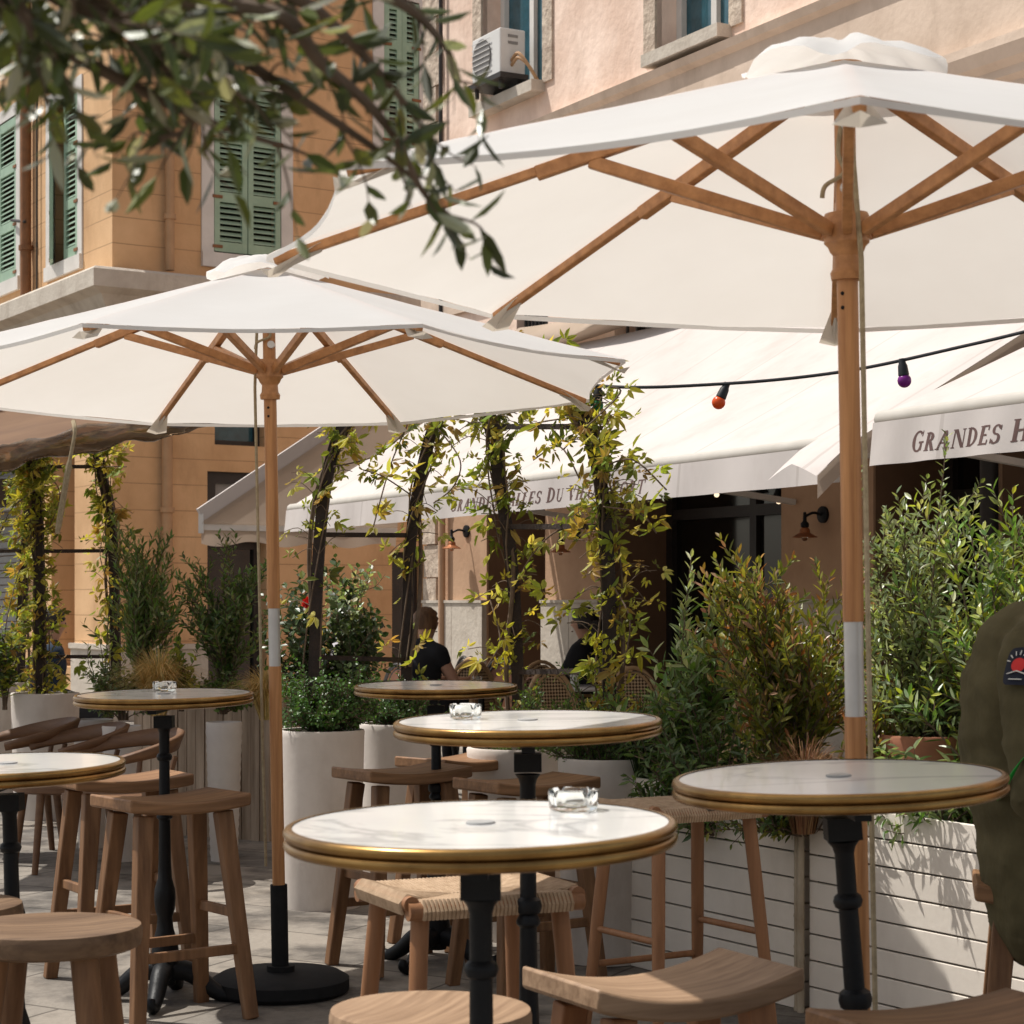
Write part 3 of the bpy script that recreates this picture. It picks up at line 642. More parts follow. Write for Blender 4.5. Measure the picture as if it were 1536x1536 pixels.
# ================================================================== PARASOLS
def make_parasol(name, label, base, apex, rot, tilt, rad=1.25, drop=.394, sleeve=(0,0), black=0, seed=1, rope_side=1):
    t = thing(name, label, 'parasol', base, group='white octagonal parasols with timber poles')
    base = Vector(base); ax = apex-base; rr = random.Random(seed)
    tw = lambda p: apex-base+p
    tx, ty = tilt
    def tip(k, f=1.0, dz=0):
        a = rot+k*PI/4; x, y = -rad*f*math.sin(a), -rad*f*math.cos(a)
        return Vector((x, y, -drop*f+tx*x+ty*y+dz))
    mb = MB()
    for k in range(8):
        def fn(a, b, k=k):
            p = tip(k, b).lerp(tip(k+1, b), a); s_ = math.sin(PI*a)
            p.x *= 1-.035*s_*b**3; p.y *= 1-.035*s_*b**3; p.z -= .018*s_*b*(1-.4*b)-.006*b*noise.noise(Vector((p.x*3.5+seed, p.y*3.5, seed)))-.0025*b*noise.noise(Vector((p.x*11, p.y*11, seed)))
            return tw(p)
        mb.grid(fn, 14, 20)
    # hem turned down a few millimetres
    for k in range(8):
        mb.grid(lambda a, b, k=k: (lambda p, s_: tw(Vector((p.x*(1-.035*s_), p.y*(1-.035*s_), p.z-.0108*s_-.012*b))))(tip(k).lerp(tip(k+1), a), math.sin(PI*a)), 10, 1)
    can = mb.build('canopy', 'canopy', t, smooth=25)
    mb = MB()                                          # vent cap, crumpled
    def vent(a, b):
        th = 2*PI*a; r = .215*b; q = Vector((r*math.sin(th)*(1+.0*b), -r*math.cos(th), 0)); n1 = noise.noise(Vector((3*math.cos(th)+seed, 3*math.sin(th), 4*b)))
        z = .04-.075*b*b+.03*b*n1+.022*abs(math.sin(3*th+seed))*b
        return tw(Vector((q.x, q.y, z-.01+tx*q.x+ty*q.y)))
    mb.grid(vent, 48, 8); mb.build('vent_cap', 'canopy', can, smooth=60)
    for k in range(8):
        a0, a1 = tip(k, .06, -.02), tip(k, .985, -.022)
        side = (a1-a0).normalized().cross(Vector((0,0,1)))
        mb = MB(); m_ = a0.lerp(a1, .50)
        mb.beam(tw(a0), tw(m_), .026, .03); mb.beam(tw(m_+Vector((0,0,.004))), tw(a1+Vector((0,0,.006))), .022, .02)
        rb = mb.build('rib', 'teak_rib', t, smooth=0, bevel=.003)
        hub = Vector((0,0,0))-ax.normalized()*.365
        d = tip(k); d.z = 0; d.normalize()
        mb = MB(); mb.beam(tw(hub+d*.05), tw(tip(k, .43, -.034)), .022, .028); mb.build('strut', 'teak_rib', t, smooth=0, bevel=.003)
        mb = MB(); A, B = tip(k, .90, -.012), tip(k, 1.012, -.02); sd = tip(k+1)-tip(k-1); sd.normalize()
        mb.add([tw(A-sd*.012), tw(A+sd*.012), tw(B+sd*.042-d*.03+Vector((0,0,-.014))), tw(B), tw(B-sd*.042-d*.03+Vector((0,0,-.014))), tw(A+Vector((0,0,-.02))), tw(B-d*.02+Vector((0,0,-.022)))],
               [(0,1,5),(1,2,6,5),(0,5,6,4),(2,3,6),(3,4,6)])
        mb.build('rib_pocket', 'pocket', t, smooth=0)
    L = ax.length; q = ax.to_track_quat('Z', 'Y').to_matrix(); r0 = .0225
    def seg(z0, z1, r, nm, m, prof=None, par=t):
        mb = MB(); mb.lathe(prof or [(0,z0),(r,z0),(r,z1),(0,z1)], 24, (0,0,0), q); return mb.build(nm, m, par, smooth=35)
    zl = L-.365
    s0, s1 = sleeve
    seg(black, s0, r0, 'lower_pole', 'teak'); seg(s0, s1, r0*.92, 'metal_sleeve', 'alu'); seg(s1, L-.02, r0, 'pole', 'teak')
    if black:
        seg(.02, black, r0*1.35, 'base_tube', 'black_rubber')
        mb = MB(); mb.lathe([(0,.0),(.235,.0),(.245,.012),(.245,.05),(.215,.068),(.05,.075),(.05,.095),(0,.095)], 40); mb.build('base_plate', 'black_rubber', t, smooth=30)
    seg(0,0,0,'runner','teak_rib', [(r0,zl-.10),(.034,zl-.10),(.036,zl-.085),(.03,zl-.075),(.028,zl-.05),(.036,zl-.04),(.04,zl-.03),(.048,zl-.022),(.05,zl+.03),(.045,zl+.04),(r0,zl+.042)])
    seg(0,0,0,'top_hub','teak_rib', [(r0,L-.05),(.042,L-.045),(.046,L-.025),(.04,L-.01),(0,L-.005)])
    mb = MB()
    for dz in (.13, .16): 
        c = q @ Vector((.004,-r0-.0005,zl-dz)); mb.sphere(c, .0045, 8, sq=(1,.4,1))
    mb.build('peg_hole', 'black_iron', t)
    mb = MB(); mb.lathe([(0,-.008),(.016,-.008),(.018,0),(.016,.008),(0,.008)], 14, q @ Vector((.022,-.022,L-.14)), Matrix.Rotation(PI/2, 3, 'X')); mb.lathe([(0,-.008),(.013,-.008),(.013,.008),(0,.008)], 14, q @ Vector((.02,-.024,zl+.09)), Matrix.Rotation(PI/2, 3, 'X'))
    mb.build('pulley', 'alu', t)
    mb = MB(); sx = rope_side
    mb.tube([q @ Vector((.03*sx,-.022,L-.13)), q @ Vector((.045*sx,-.02,zl+.02)), q @ Vector((.05*sx,-.018,zl-.06)), q @ Vector((.048*sx,-.012,.9)), q @ Vector((.046*sx,-.008,.45))], .006, 6)
    mb.tube(bez([q @ Vector((.018,-.03,L-.12)), q @ Vector((.008,-.035,L-.2)), q @ Vector((.022,-.034,zl+.12)), q @ Vector((-.03,-.03,zl+.1)), q @ Vector((-.04,-.03,zl+.075))], 6), .005, 6)
    mb.build('rope', 'rope', t)
    return t
ap1 = Vector((.699, 4.349, EYE+.938*1.12+.0223*4.349))
base1 = Vector((.752, 4.40, gz(4.4)))
pl = lambda v, Y: EYE-(v-V0)*Y/F
b1z = base1.z
make_parasol('parasol', 'big white parasol on timber pole behind the right table, canopy cut by frame', base1, ap1, .14, (-.007, -.008), sleeve=(pl(1074,4.38)-b1z, pl(932,4.37)-b1z), black=.12, seed=1)
ap2 = Vector((-.768*1.12, 6.489*1.12, 0)); ap2.z = EYE+.913*1.12+.0223*ap2.y
base2 = Vector(((421-768)*7.36/F, 7.36, gz(7.36)))
make_parasol('parasol', 'white parasol left of centre on a round black base plate', base2, ap2, -.476, (.013, -.033), rad=1.3, drop=.402, sleeve=(pl(999,7.3)-base2.z, pl(912,7.3)-base2.z), black=pl(1327,7.34)-base2.z, seed=5, rope_side=-1)

# ================================================================== TABLES
def table(label, X, Y, ztop, roll=.015, pedroll=0, D=.62, rz=0):
    zg = gz(Y); H = ztop-zg
    t = thing('bistro_table', label, 'table', (X, Y, zg), (0,0,0), 'round marble bar tables with brass rims')
    rr = D/2
    q = Matrix.Rotation(roll, 3, 'Y').inverted() @ Matrix.Rotation(.0223, 3, 'X')
    c = Vector((0,0,H))
    mb = MB(); mb.lathe([(0,-.026),(rr-.012,-.026),(rr-.012,.0),(0,.0)], 96, c, q); top = mb.build('tabletop', 'marble', t, smooth=30)
    mb = MB(); pr = [(rr-.0115,-.036)]
    for z0 in (-.0255, -.0075):
        for i in range(9): a = -PI/2+PI*i/8; pr.append((rr-.006+.0085*math.cos(a), z0+.009*math.sin(a)))
    pr += [(rr-.0115,.0015)]
    mb.lathe(pr, 96, c, q); mb.build('brass_rim', 'brass', t, smooth=50)
    mb = MB(); mb.lathe([(.0,.0008),(.024,.0008),(.023,.003),(.006,.0035),(0,.002)], 28, c, q); mb.build('hole_cap', 'plug', top)
    q2 = Matrix.Rotation(pedroll or roll, 3, 'Y').inverted()
    T = lambda p: c+q2 @ (Vector(p)-c)
    mb = MB(); 
    mb.beam(T((-.25,0,H-.04)), T((.25,0,H-.04)), .03, .012); mb.beam(T((0,-.25,H-.053)), T((0,.25,H-.053)), .03, .012)
    mb.box(T((0,0,H-.098)), (.064,.064,.042), q2)
    def prof(k): return c+q2 @ (Vector((0,0,k*H))-c)
    kk = H/1.1
    P = [(r_, 1-d_/1.1) for r_, d_ in [(.03,.118),(.022,.128),(.0185,.14),(.0185,.212),(.025,.217),(.028,.226),(.025,.236),(.0185,.241),(.0195,.385),(.029,.392),(.032,.405),(.029,.418),(.021,.424),(.028,.436),(.028,.444),(.02,.452),(.022,.60),(.025,.66),(.036,.70),(.038,.73),(.035,.77),(.026,.80),(.03,.84),(.046,.90),(.052,.96),(.035,1.04)]]
    k = len(P); o = len(mb.v); n = 18
    for r, z in P:
        cc = prof(z)
        for j in range(n): a = 2*PI*j/n; mb.v.append(cc+q2 @ Vector((r*math.cos(a), r*math.sin(a), 0)))
    for i in range(k-1):
        for j in range(n): mb.f.append((o+i*n+j, o+i*n+(j+1)%n, o+(i+1)*n+(j+1)%n, o+(i+1)*n+j))
    mb.build('pedestal', 'black_iron', t, smooth=35)
    f = prof(.06)
    for i in range(4):
        a = .6+rz+i*PI/2; d = Vector((math.cos(a), math.sin(a), 0)); z = lambda h: Vector((0,0,h-f.z))
        mb = MB(); pts = bez([f+d*.02+z(.11), f+d*.09+z(.10), f+d*.16+z(.045), f+d*.215+z(.018), f+d*.25+z(.03), f+d*.245+z(.052)], 5)
        mb.tube(pts, [.04-.027*(j/(len(pts)-1)) for j in range(len(pts))], 10)
        mb.sphere(f+d*.225+z(.016), .018, 8); mb.build('foot', 'black_iron', t)
    return t, c
def fit(cx, Y, z): return ((cx-768)*Y/F)
TB_ = {}
for key, lab, X, Y, zf, roll, pr in (
    ('front', 'front centre marble table with brass rim and ashtray, brightly sunlit', -.05, 3.276, -.422, .017, .004),
    ('right', 'marble table in parasol shade before the white board planter', .612, 3.867, -.41, .034, .075),
    ('mid', 'sunlit marble table directly behind the front centre one', .036, 4.793, -.378, .015, .004),
    ('far_left', 'shaded marble table in front of weathered plank planter', -1.216, 7.212, -.477, .012, .004),
    ('far', 'farthest marble table, in shade behind two timber stools', -.29, 7.861, -.487, .004, .004)):
    TB_[key] = (table(lab, X, Y, EYE+zf+.0223*Y, roll, pr, rz=R.random()), X, Y)
TB_['left'] = (table('marble table cut by the left edge of the picture', (12-768)*5.2/F, 5.2, EYE-(1145-V0)*5.2/F, .02, .03, .58), 0, 0)
def ashtray(key, label, dx, dy, r=.045):
    (t, c), X, Y = TB_[key]; z = t.location.z+c.z+dx*.015+dy*.0223+.001
    a = thing('ashtray', label, 'ashtray', (X+dx, Y+dy, z), group='round glass ashtrays')
    mb = MB(); n = 48; h = .034; o = 0
    prof = [(0,0),(r*.9,0),(r*.97,.004),(r,h),(r-.006,h+.001),(r-.0085,h-.002),(r-.012,.010),(0,.008)]
    mb.lathe(prof, n)
    for i, v in enumerate(mb.v):
        ang = math.atan2(v.y, v.x); 
        if v.z > .02:
            for k in range(4):
                dd = abs((ang-(k*PI/2+.55)+PI) % (2*PI)-PI)
                if dd < .14: v.z -= .010
    mb.build('glass_bowl', 'glass', a, smooth=45)
ashtray('front', 'clear glass ashtray at the back of the front sunlit table', .152, .145, .042)
ashtray('mid', 'clear glass ashtray on the left side of the second sunlit table', -.145, .055, .038)
ashtray('far_left', 'clear glass ashtray on the shaded table by plank planter', -.02, .13, .043)

# ================================================================== STOOLS
def leg_rect(mb, a, b, w0, w1, up): mb.beam(a, b, w0, w0*.8, up, w1, w1*.8)
def saddle_stool(label, seatm='seat_x', legm='leg_z', L=.45, Dp=.30, H=.75, name='bar_stool', sad=.02, lw=.058):
    t = thing(name, label, 'bar stool', (0,0,0), group='timber saddle bar stools')
    mb = MB(); th = .042
    def zz(x): return sad*(2*x/L)**2-sad*.6
    n = 16
    mb.grid(lambda a, b: ((a-.5)*L, (b-.5)*Dp, H+zz((a-.5)*L)), n, 4)
    mb.grid(lambda a, b: ((a-.5)*L, (.5-b)*Dp, H-th+zz((a-.5)*L)*.9), n, 4)
    mb.grid(lambda a, b: ((a-.5)*L, -.5*Dp, H+zz((a-.5)*L)-b*(th-.1*-zz((a-.5)*L))), n, 1)
    mb.grid(lambda a, b: ((.5-a)*L, .5*Dp, H+zz((a-.5)*L)-b*(th-.1*-zz((a-.5)*L))), n, 1)
    for s_ in (-1, 1): mb.grid(lambda a, b: (s_*.5*L, (a-.5)*Dp, H+zz(.5*L)-b*(th-.1*-zz(.5*L))), 4, 1)
    mb.build('seat', seatm, t, smooth=35, bevel=.007)
    ft = {}
    for sx in (-1, 1):
        for sy in (-1, 1):
            a = Vector((sx*L*.33, sy*Dp*.3, H-th-.012)); b = Vector((sx*L*.47, sy*Dp*.56, 0)); ft[sx,sy] = (a, b)
            mb = MB(); leg_rect(mb, a, b, lw, lw*.8, (0,1,0)); mb.build('leg', legm, t, smooth=0, bevel=.005)
    P = lambda sx, sy, z: ft[sx,sy][0].lerp(ft[sx,sy][1], 1-z/(H-th))
    for sy in (-1, 1):
        mb = MB(); mb.beam(P(-1,sy,.24), P(1,sy,.24), .02, .034); mb.build('stretcher', legm, t, smooth=0, bevel=.004)
    for sx in (-1, 1):
        mb = MB(); mb.beam(P(sx,-1,.36), P(sx,1,.36), .02, .034); mb.build('stretcher', legm, t, smooth=0, bevel=.004)
    return t
def seat_at(u, v, H=.75):
    Y = 836
    Y = (EYE-H)*F/(v-836) if True else 0
    return G(u, Y)
def put(o, u, v, rz, H=.75):
    p = seat_at(u, v, H); o.location = p; o.rotation_euler = (.0, 0, rz)
st = saddle_stool('dark timber saddle stool with both stretchers showing, before the shaded left table'); put(st, 256, 1193, .66)
def more(label, u, v, rz, mats=None):
    p = seat_at(u, v); o = dup(st, label, p, (0,0,rz))
    if mats:
        for ch in o.children:
            ch.material_slots[0].link = 'OBJECT'; ch.material_slots[0].material = M[mats[0] if ch.name.startswith('seat') else mats[1]]
    return o
more('timber stool half hidden by the left edge table, a lit edge on its leg', 182, 1163, .55)
more('timber stool left of the farthest table, before the white pot', 603, 1152, .6)
more('timber stool behind the second sunlit table, seat beside its pedestal', 790, 1168, .6)
more('timber stool glimpsed between the farthest table and the round pot', 690, 1132, .8)
cs = saddle_stool('curved pale timber stool in the foreground, half sunlit, lower right of centre', 'pale_x', 'pale_z', .46, .29, .75, sad=.04); put(cs, 994, 1462, .50)
more('timber stool seat cut by the bottom right corner of the picture', 1440, 1523, .45)
more('dark timber stool under the seated person in khaki', 1600, 1322, -.2)
def woven_stool(label, L=.42, Dp=.34, H=.75):
    t = thing('woven_stool', label, 'bar stool', (0,0,0), group='bar stools with woven cord seats')
    mb = MB(); r = .021
    for sy in (-1, 1): mb.tube([(-L/2-.01, sy*Dp/2, H-.012), (L/2+.01, sy*Dp/2, H-.012)], r, 12)
    fr = mb.build('seat_rail', 'pale_z', t)
    mb = MB()
    for sx in (-1, 1): mb.tube([(sx*L/2, -Dp/2, H+.004), (sx*L/2, Dp/2, H+.004)], r*.9, 12)
    mb.build('seat_rail', 'pale_z', t)
    mb = MB(); n = 34
    def top(x, y): return H+.008-.012*max(0, 1-(2*x/L)**2)*max(0, 1-(2*y/Dp)**2)
    k = min(L, Dp)/2
    for s_ in (-1, 1):
        for i in range(n):
            y = -Dp/2+.02+(Dp-.04)*(i+.5)/n; e = k-min(Dp/2-abs(y), k*.98)
            pts = [(s_*(L/2+.012), y, H-.02), (s_*(L/2+.020), y, H+.004), (s_*(L/2+.004), y, H+.022), (s_*(L/2-.03), y, top(L/2-.03, y)+.006), (s_*max(e+ (L-Dp)/2, .01), y, top(e, y))]
            mb.tube(pts, .0056, 6)
        for i in range(n+4):
            x = -L/2+.02+(L-.04)*(i+.5)/(n+4); e = max(.004, Dp/2-min(L/2-abs(x), Dp/2-.004))
            e = max(.004, abs(x)-(L-Dp)/2) if abs(x) > (L-Dp)/2 else .004
            pts = [(x, s_*(Dp/2+.015), H-.03), (x, s_*(Dp/2+.021), H-.012), (x, s_*(Dp/2+.006), H+.010), (x, s_*(Dp/2-.03), top(x, Dp/2-.03)+.002), (x, s_*e, top(x, e)-.001)]
            mb.tube(pts, .0056, 6)
    mb.build('woven_seat', 'cord', t)
    ft = {}
    for sx in (-1, 1):
        for sy in (-1, 1):
            a = Vector((sx*L*.42, sy*Dp*.40, H-.02)); b = Vector((sx*L*.54, sy*Dp*.60, 0)); ft[sx,sy] = (a, b)
            mb = MB(); mb.tube([a, a.lerp(b,.5), b], [.022,.021,.016], 14); mb.build('leg', 'pale_z', t)
    P = lambda sx, sy, z: ft[sx,sy][0].lerp(ft[sx,sy][1], 1-z/H)
    for (p, q, z) in (((-1,-1),(1,-1),.24),((-1,1),(1,1),.24),((-1,-1),(-1,1),.36),((1,-1),(1,1),.36)):
        mb = MB(); mb.tube([P(*p, z), P(*q, z)], .011, 10); mb.build('stretcher', 'pale_z', t)
    return t
ws = woven_stool('woven cord seat stool tucked under the front sunlit table'); put(ws, 702, 1338, .42)
dup(ws, 'woven cord seat stool left of the shaded right table, before the white planter', seat_at(1018, 1209), (0,0,.55))
def round_stool(label, r=.2, H=.75, seatm='round_x', legm='leg_z'):
    t = thing('round_stool', label, 'bar stool', (0,0,0), group='round seated timber stools')
    mb = MB(); mb.lathe([(0,H-.052),(r*.9,H-.052),(r*.985,H-.044),(r,H-.03),(r,H-.012),(r*.985,H-.002),(r*.9,H),(r*.5,H-.008),(0,H-.01)], 56); mb.build('seat', seatm, t, smooth=30)
    for i in range(4):
        a = .5+i*PI/2; d = Vector((math.cos(a), math.sin(a), 0)); mb = MB(); mb.tube([d*r*.66+Vector((0,0,H-.04)), d*r*.9+Vector((0,0,H*.5)), d*r*1.12], [.031,.027,.02], 14); mb.build('leg', legm, t)
    for i in range(4):
        a, b = .5+i*PI/2, .5+(i+1)*PI/2; z = Vector((0,0,.26+.05*(i%2))); mb = MB(); mb.tube([Vector((math.cos(a), math.sin(a), 0))*r*1.03+z, Vector((math.cos(b), math.sin(b), 0))*r*1.03+z], .013, 10); mb.build('stretcher', legm, t)
    return t
rs = round_stool('round topped dark timber stool in the bottom left corner'); put(rs, 74, 1387, .3)
dup(rs, 'round timber stool sliced by left edge, behind the bottom left one', seat_at(-98, 1355), (0,0,.9))
o = dup(rs, 'pale round stool seat rising at the bottom edge below the front table', seat_at(646, 1512), (0,0,1.2), (.9,.9,1))
for ch in o.children:
    ch.material_slots[0].link = 'OBJECT'; ch.material_slots[0].material = M['pale_x' if ch.name.startswith('seat') else 'pale_z']

# low lounge chairs with bent-wood backs
def lounge_chair(label):
    t = thing('lounge_chair', label, 'chair', (0,0,0), group='low bent timber lounge chairs')
    mb = MB(); mb.lathe([(0,.40),(.25,.40),(.27,.41),(.27,.435),(.24,.445),(0,.43)], 32); mb.build('seat', 'chair_wood', t, smooth=30)
    mb = MB()
    mb.grid(lambda a, b: ((.30+.03*b)*math.cos(PI*(-.12+1.24*a)), (.29+.03*b)*math.sin(PI*(-.12+1.24*a)), .60+.06*math.sin(PI*a)+b*(.03+.055*math.sin(PI*a))), 30, 2)
    mb.build('backrest', 'chair_wood', t, thick=.022, smooth=60)
    for i in range(4):
        a = PI/4+i*PI/2; d = Vector((math.cos(a), math.sin(a), 0)); mb = MB(); mb.tube([d*.24+Vector((0,0,.41)), d*.30], [.022,.016], 10)
        if i < 2: mb.tube([d*.24+Vector((0,0,.41)), d*.305+Vector((0,0,.62))], .014, 8)
        mb.build('leg', 'chair_wood', t)
    return t
lc = lounge_chair('bent timber lounge chair nearest the shaded left table'); lc.location = G(176, 10.2); lc.rotation_euler.z = -1.0
dup(lc, 'bent timber lounge chair in the middle of the low row at left', G(98, 10.7), (0,0,-1.1)); dup(lc, 'bent timber lounge chair farthest left in the low row', G(28, 11.2), (0,0,-1.2))

# ================================================================== POTS AND PLANTERS
def pot(label, u, Y, h, r, rb=None, name='plant_pot', m='pot', group='white concrete pots', rings=0, taper=.9):
    p = G(u, Y); t = thing(name, label, 'plant pot', p, group=group); rb = rb or r*taper
    pr = [(0,0),(rb,0),(rb*1.01,.015)]
    if rings:
        for i in range(rings*2+1): f = i/(rings*2); pr.append((rb+(r-rb)*f+(.004 if i%2 else 0), .02+(h-.05)*f))
    pr += [(r,h-.03),(r*1.01,h-.008),(r*.99,h),(r*.92,h),(r*.90,h-.05),(0,h-.05)]
    mb = MB(); mb.lathe(pr, 48); mb.build('vessel', m, t, smooth=35)
    mb = MB(); mb.lathe([(r*.895,h-.046),(r*.5,h-.03),(0,h-.025)], 24); mb.build('soil', 'soil', t)
    return p+Vector((0,0,h-.03))
P1 = pot('large white cylindrical pot holding the leftmost post of the centre trellis', 482, 9.35, .80, .195)
P2 = pot('white pot with leaf shadows under the second trellis post', 598, 9.85, .80, .185)
P3 = pot('white pot behind the stool and second sunlit table', 775, 8.5, .78, .205)
P4 = pot('white pot next to the white board planter, under the hanging grass', 905, 7.95, .78, .175)
P5 = pot('white pot at left under the dark trellis post', 68, 13.2, .80, .215)
P6 = pot('white pot cut by left edge, beyond the lounge chairs', -8, 14.5, .82, .24)
P7 = pot('slim ribbed white pot, left one before the weathered planks', 183, 11.0, .72, .105, .075, rings=14, group='slim white pots')
P8 = pot('slim ribbed white pot, right one before the weathered planks', 336, 11.0, .74, .095, .07, rings=14, group='slim white pots')
P9 = pot('small slim white pot between two larger ones at left', 140, 11.6, .72, .11, .08, group='slim white pots')
P10 = pot('terracotta pot half hidden by foliage in the white planter', 1395, 7.0, .95, .17, m='terracotta', group='terracotta pots')
# weathered plank planter
pa, pc = G(205, 12.4), G(408, 11.9); d = (pc-pa).normalized(); nn = Vector((d.y, -d.x, 0)); L = (pc-pa).length
t = thing('plank_planter', 'weathered grey brown planter box of upright planks, left', 'planter', pa)
mb = MB(); k = 15
for i in range(k):
    h = .86+.04*R.random(); x0, x1 = L*i/k+.003, L*(i+1)/k-.003; z = pa.z; o_ = nn*(.02+.012*R.random())
    q = lambda x, w, h: pa+d*x+o_*0+nn*w+Vector((0,0,h))
    w = .02+.012*R.random()
    mb.hexa([q(x0,w,0), q(x1,w,0), q(x1,-.01,0), q(x0,-.01,0), q(x0,w,h), q(x1,w,h), q(x1,-.01,h), q(x0,-.01,h)])
    mb.hexa([q(x0,-.5,0), q(x1,-.5,0), q(x1,-.52,0), q(x0,-.52,0), q(x0,-.5,h), q(x1,-.5,h), q(x1,-.52,h), q(x0,-.52,h)])
for x in (0, L): mb.box(pa+d*x-nn*.25+Vector((0,0,.42)), (.03,.5,.84), Matrix((d, nn, Vector((0,0,1)))).transposed())
mb.build('plank_side', 'planks', t, True, smooth=0)
mb = MB(); mb.box(pa+d*L/2-nn*.25+Vector((0,0,.78)), (L-.04,.46,.04), Matrix((d, nn, Vector((0,0,1)))).transposed()); mb.build('soil', 'soil', t, True, smooth=0)
# white board planters on the right
PD = Vector((-.574,.819,0)); PN = Vector((-.819,-.574,0)); PP = Vector((.995, 7.05, 0))
def white_planter(label, s0, s1, depth=.55, n=8, bh=.09):
    c = PP+PD*(s0+s1)/2; t = thing('board_planter', label, 'planter', (c.x, c.y, gz(c.y)), group='white board planters'); mb = MB(); zg = lambda s_: gz((PP+PD*s_).y)
    def q(s_, w, z): p = PP+PD*s_+PN*w; return Vector((p.x, p.y, zg(s_)+z))
    for i in range(n):
        z0, z1 = i*bh+.002, (i+1)*bh-.004; j = .002*R.random()
        mb.hexa([q(s0,j,z0), q(s1,j,z0), q(s1,-.02,z0), q(s0,-.02,z0), q(s0,j,z1), q(s1,j,z1), q(s1,-.02,z1), q(s0,-.02,z1)])
        for s_ in (s0, s1):
            e = .02 if s_ == s0 else -.02
            a_, b_ = min(s_, s_+e), max(s_, s_+e); mb.hexa([q(a_,-.021,z0), q(b_,-.021,z0), q(b_,-depth,z0), q(a_,-depth,z0), q(a_,-.021,z1), q(b_,-.021,z1), q(b_,-depth,z1), q(a_,-depth,z1)])
        mb.hexa([q(s0,-depth-.002,z0), q(s1,-depth-.002,z0), q(s1,-depth-.02,z0), q(s0,-depth-.02,z0), q(s0,-depth-.002,z1), q(s1,-depth-.002,z1), q(s1,-depth-.02,z1), q(s0,-depth-.02,z1)])
    mb.build('boards', 'planter_white', t, True, smooth=0, bevel=.0025)
    mb = MB(); H = n*bh
    mb.hexa([q(s0-.02,-.021,0), q(s1+.02,-.021,0), q(s1+.02,-.03,0), q(s0-.02,-.03,0), q(s0-.02,-.021,H), q(s1+.02,-.021,H), q(s1+.02,-.03,H), q(s0-.02,-.03,H)]) if s0 > s1 else mb.hexa([q(s0+.02,-.021,.01), q(s1-.02,-.021,.01), q(s1-.02,-.03,.01), q(s0+.02,-.03,.01), q(s0+.02,-.021,H-.01), q(s1-.02,-.021,H-.01), q(s1-.02,-.03,H-.01), q(s0+.02,-.03,H-.01)])
    mb.build('liner', 'dark_frame', t, True, smooth=0)
    mb = MB(); mb.grid(lambda a, b: q(s0+.02+(s1-s0-.04)*a, -.03-(depth-.05)*b, H-.07+.02*noise.noise(Vector((a*9, b*4, 1)))), 12, 5); mb.build('soil', 'soil', t, True)
white_planter('white board planter in shade, left of the bamboo edging', .035, 1.02)
white_planter('sunlit white board planter at right with leaf shadows on its boards', -2.2, -.03)
for i, (s_, lab) in enumerate(((.015, 'pale bamboo cane upright between the white planters, left one'), (-.012, 'pale bamboo cane upright between the white planters, right one'))):
    p = PP+PD*s_+PN*(.012+.01*i); z0 = gz(p.y); mb = MB(); pts = []; rr = []
    for k in range(8):
        z = z0+.74*k/7; pts += [Vector((p.x, p.y, z)), Vector((p.x, p.y, z+.008))]; rr += [.0125, .0142]
        if k < 7: pts += [Vector((p.x, p.y, z+.02))]; rr += [.012]
    mb.tube(pts, rr, 10); tag(mb.build('bamboo_cane', 'bamboo', loc=(p.x, p.y, z0)), lab, 'bamboo cane', 'bamboo canes between the planters')

# ================================================================== VEGETATION
def rv(r, s=1): return Vector((r.uniform(-1,1), r.uniform(-1,1), r.uniform(-1,1)))*s
def leaf(mb, p, d, up, L, wd, tint, fold=.25, droop=0):
    d = d.normalized(); s = d.cross(up)
    if s.length < .05: s = d.cross(Vector((.3,.8,.2)))
    s.normalize(); n = s.cross(d)
    t = p+d*L-n*droop*L
    a, b = p+d*L*.32-n*droop*L*.1, p+d*L*.68-n*droop*L*.45
    w = wd/2; o = len(mb.v)
    mb.v += [p, a+s*w+n*w*fold, b+s*w*.85+n*w*fold, t, b-s*w*.85+n*w*fold, a-s*w+n*w*fold]
    mb.f += [(o,o+1,o+2,o+3), (o,o+3,o+4,o+5)]; mb.t += [tint]*6
def vary(r, c, v=.25, h=.1):
    k = 1+r.uniform(-v, v); return (c[0]*k*(1+r.uniform(-h,h)), c[1]*k, c[2]*k*(1+r.uniform(-h,h)))
def leafy_path(r, lf, st, pts, r0, leafL, leafW, cols, step, t0=.15, open_=.9, tipcol=None, up_=.0, droop=.1):
    st.tube(pts, [r0*(1-.8*i/(len(pts)-1)) for i in range(len(pts))], 5, False)
    tot = sum((pts[i+1]-pts[i]).length for i in range(len(pts)-1)); acc = tot*t0; run = 0; ang = r.uniform(0, 6.28); i = 0
    while acc < tot:
        while i < len(pts)-2 and run+(pts[i+1]-pts[i]).length < acc: run += (pts[i+1]-pts[i]).length; i += 1
        sg = pts[i+1]-pts[i]; f = (acc-run)/max(sg.length, 1e-6); p = pts[i]+sg*min(f, 1); t = sg.normalized()
        x = t.orthogonal().normalized(); y = t.cross(x); ang += 2.4+r.uniform(-.3,.3)
        rad = x*math.cos(ang)+y*math.sin(ang)
        d = t*(1-open_*.5)+rad*open_+Vector((0,0,up_))+rv(r,.2); fr = acc/tot
        c = r.choice(cols)
        if tipcol and fr > .72 and r.random() < .6: c = r.choice(tipcol)
        L = leafL*r.uniform(.65,1.15)*(1-.35*max(0, fr-.75)/.25)
        leaf(lf, p, d, t+rv(r,.3), L, leafW*r.uniform(.8,1.2), vary(r, c), .25, droop*r.uniform(0,2)); acc += step*r.uniform(.7,1.3)
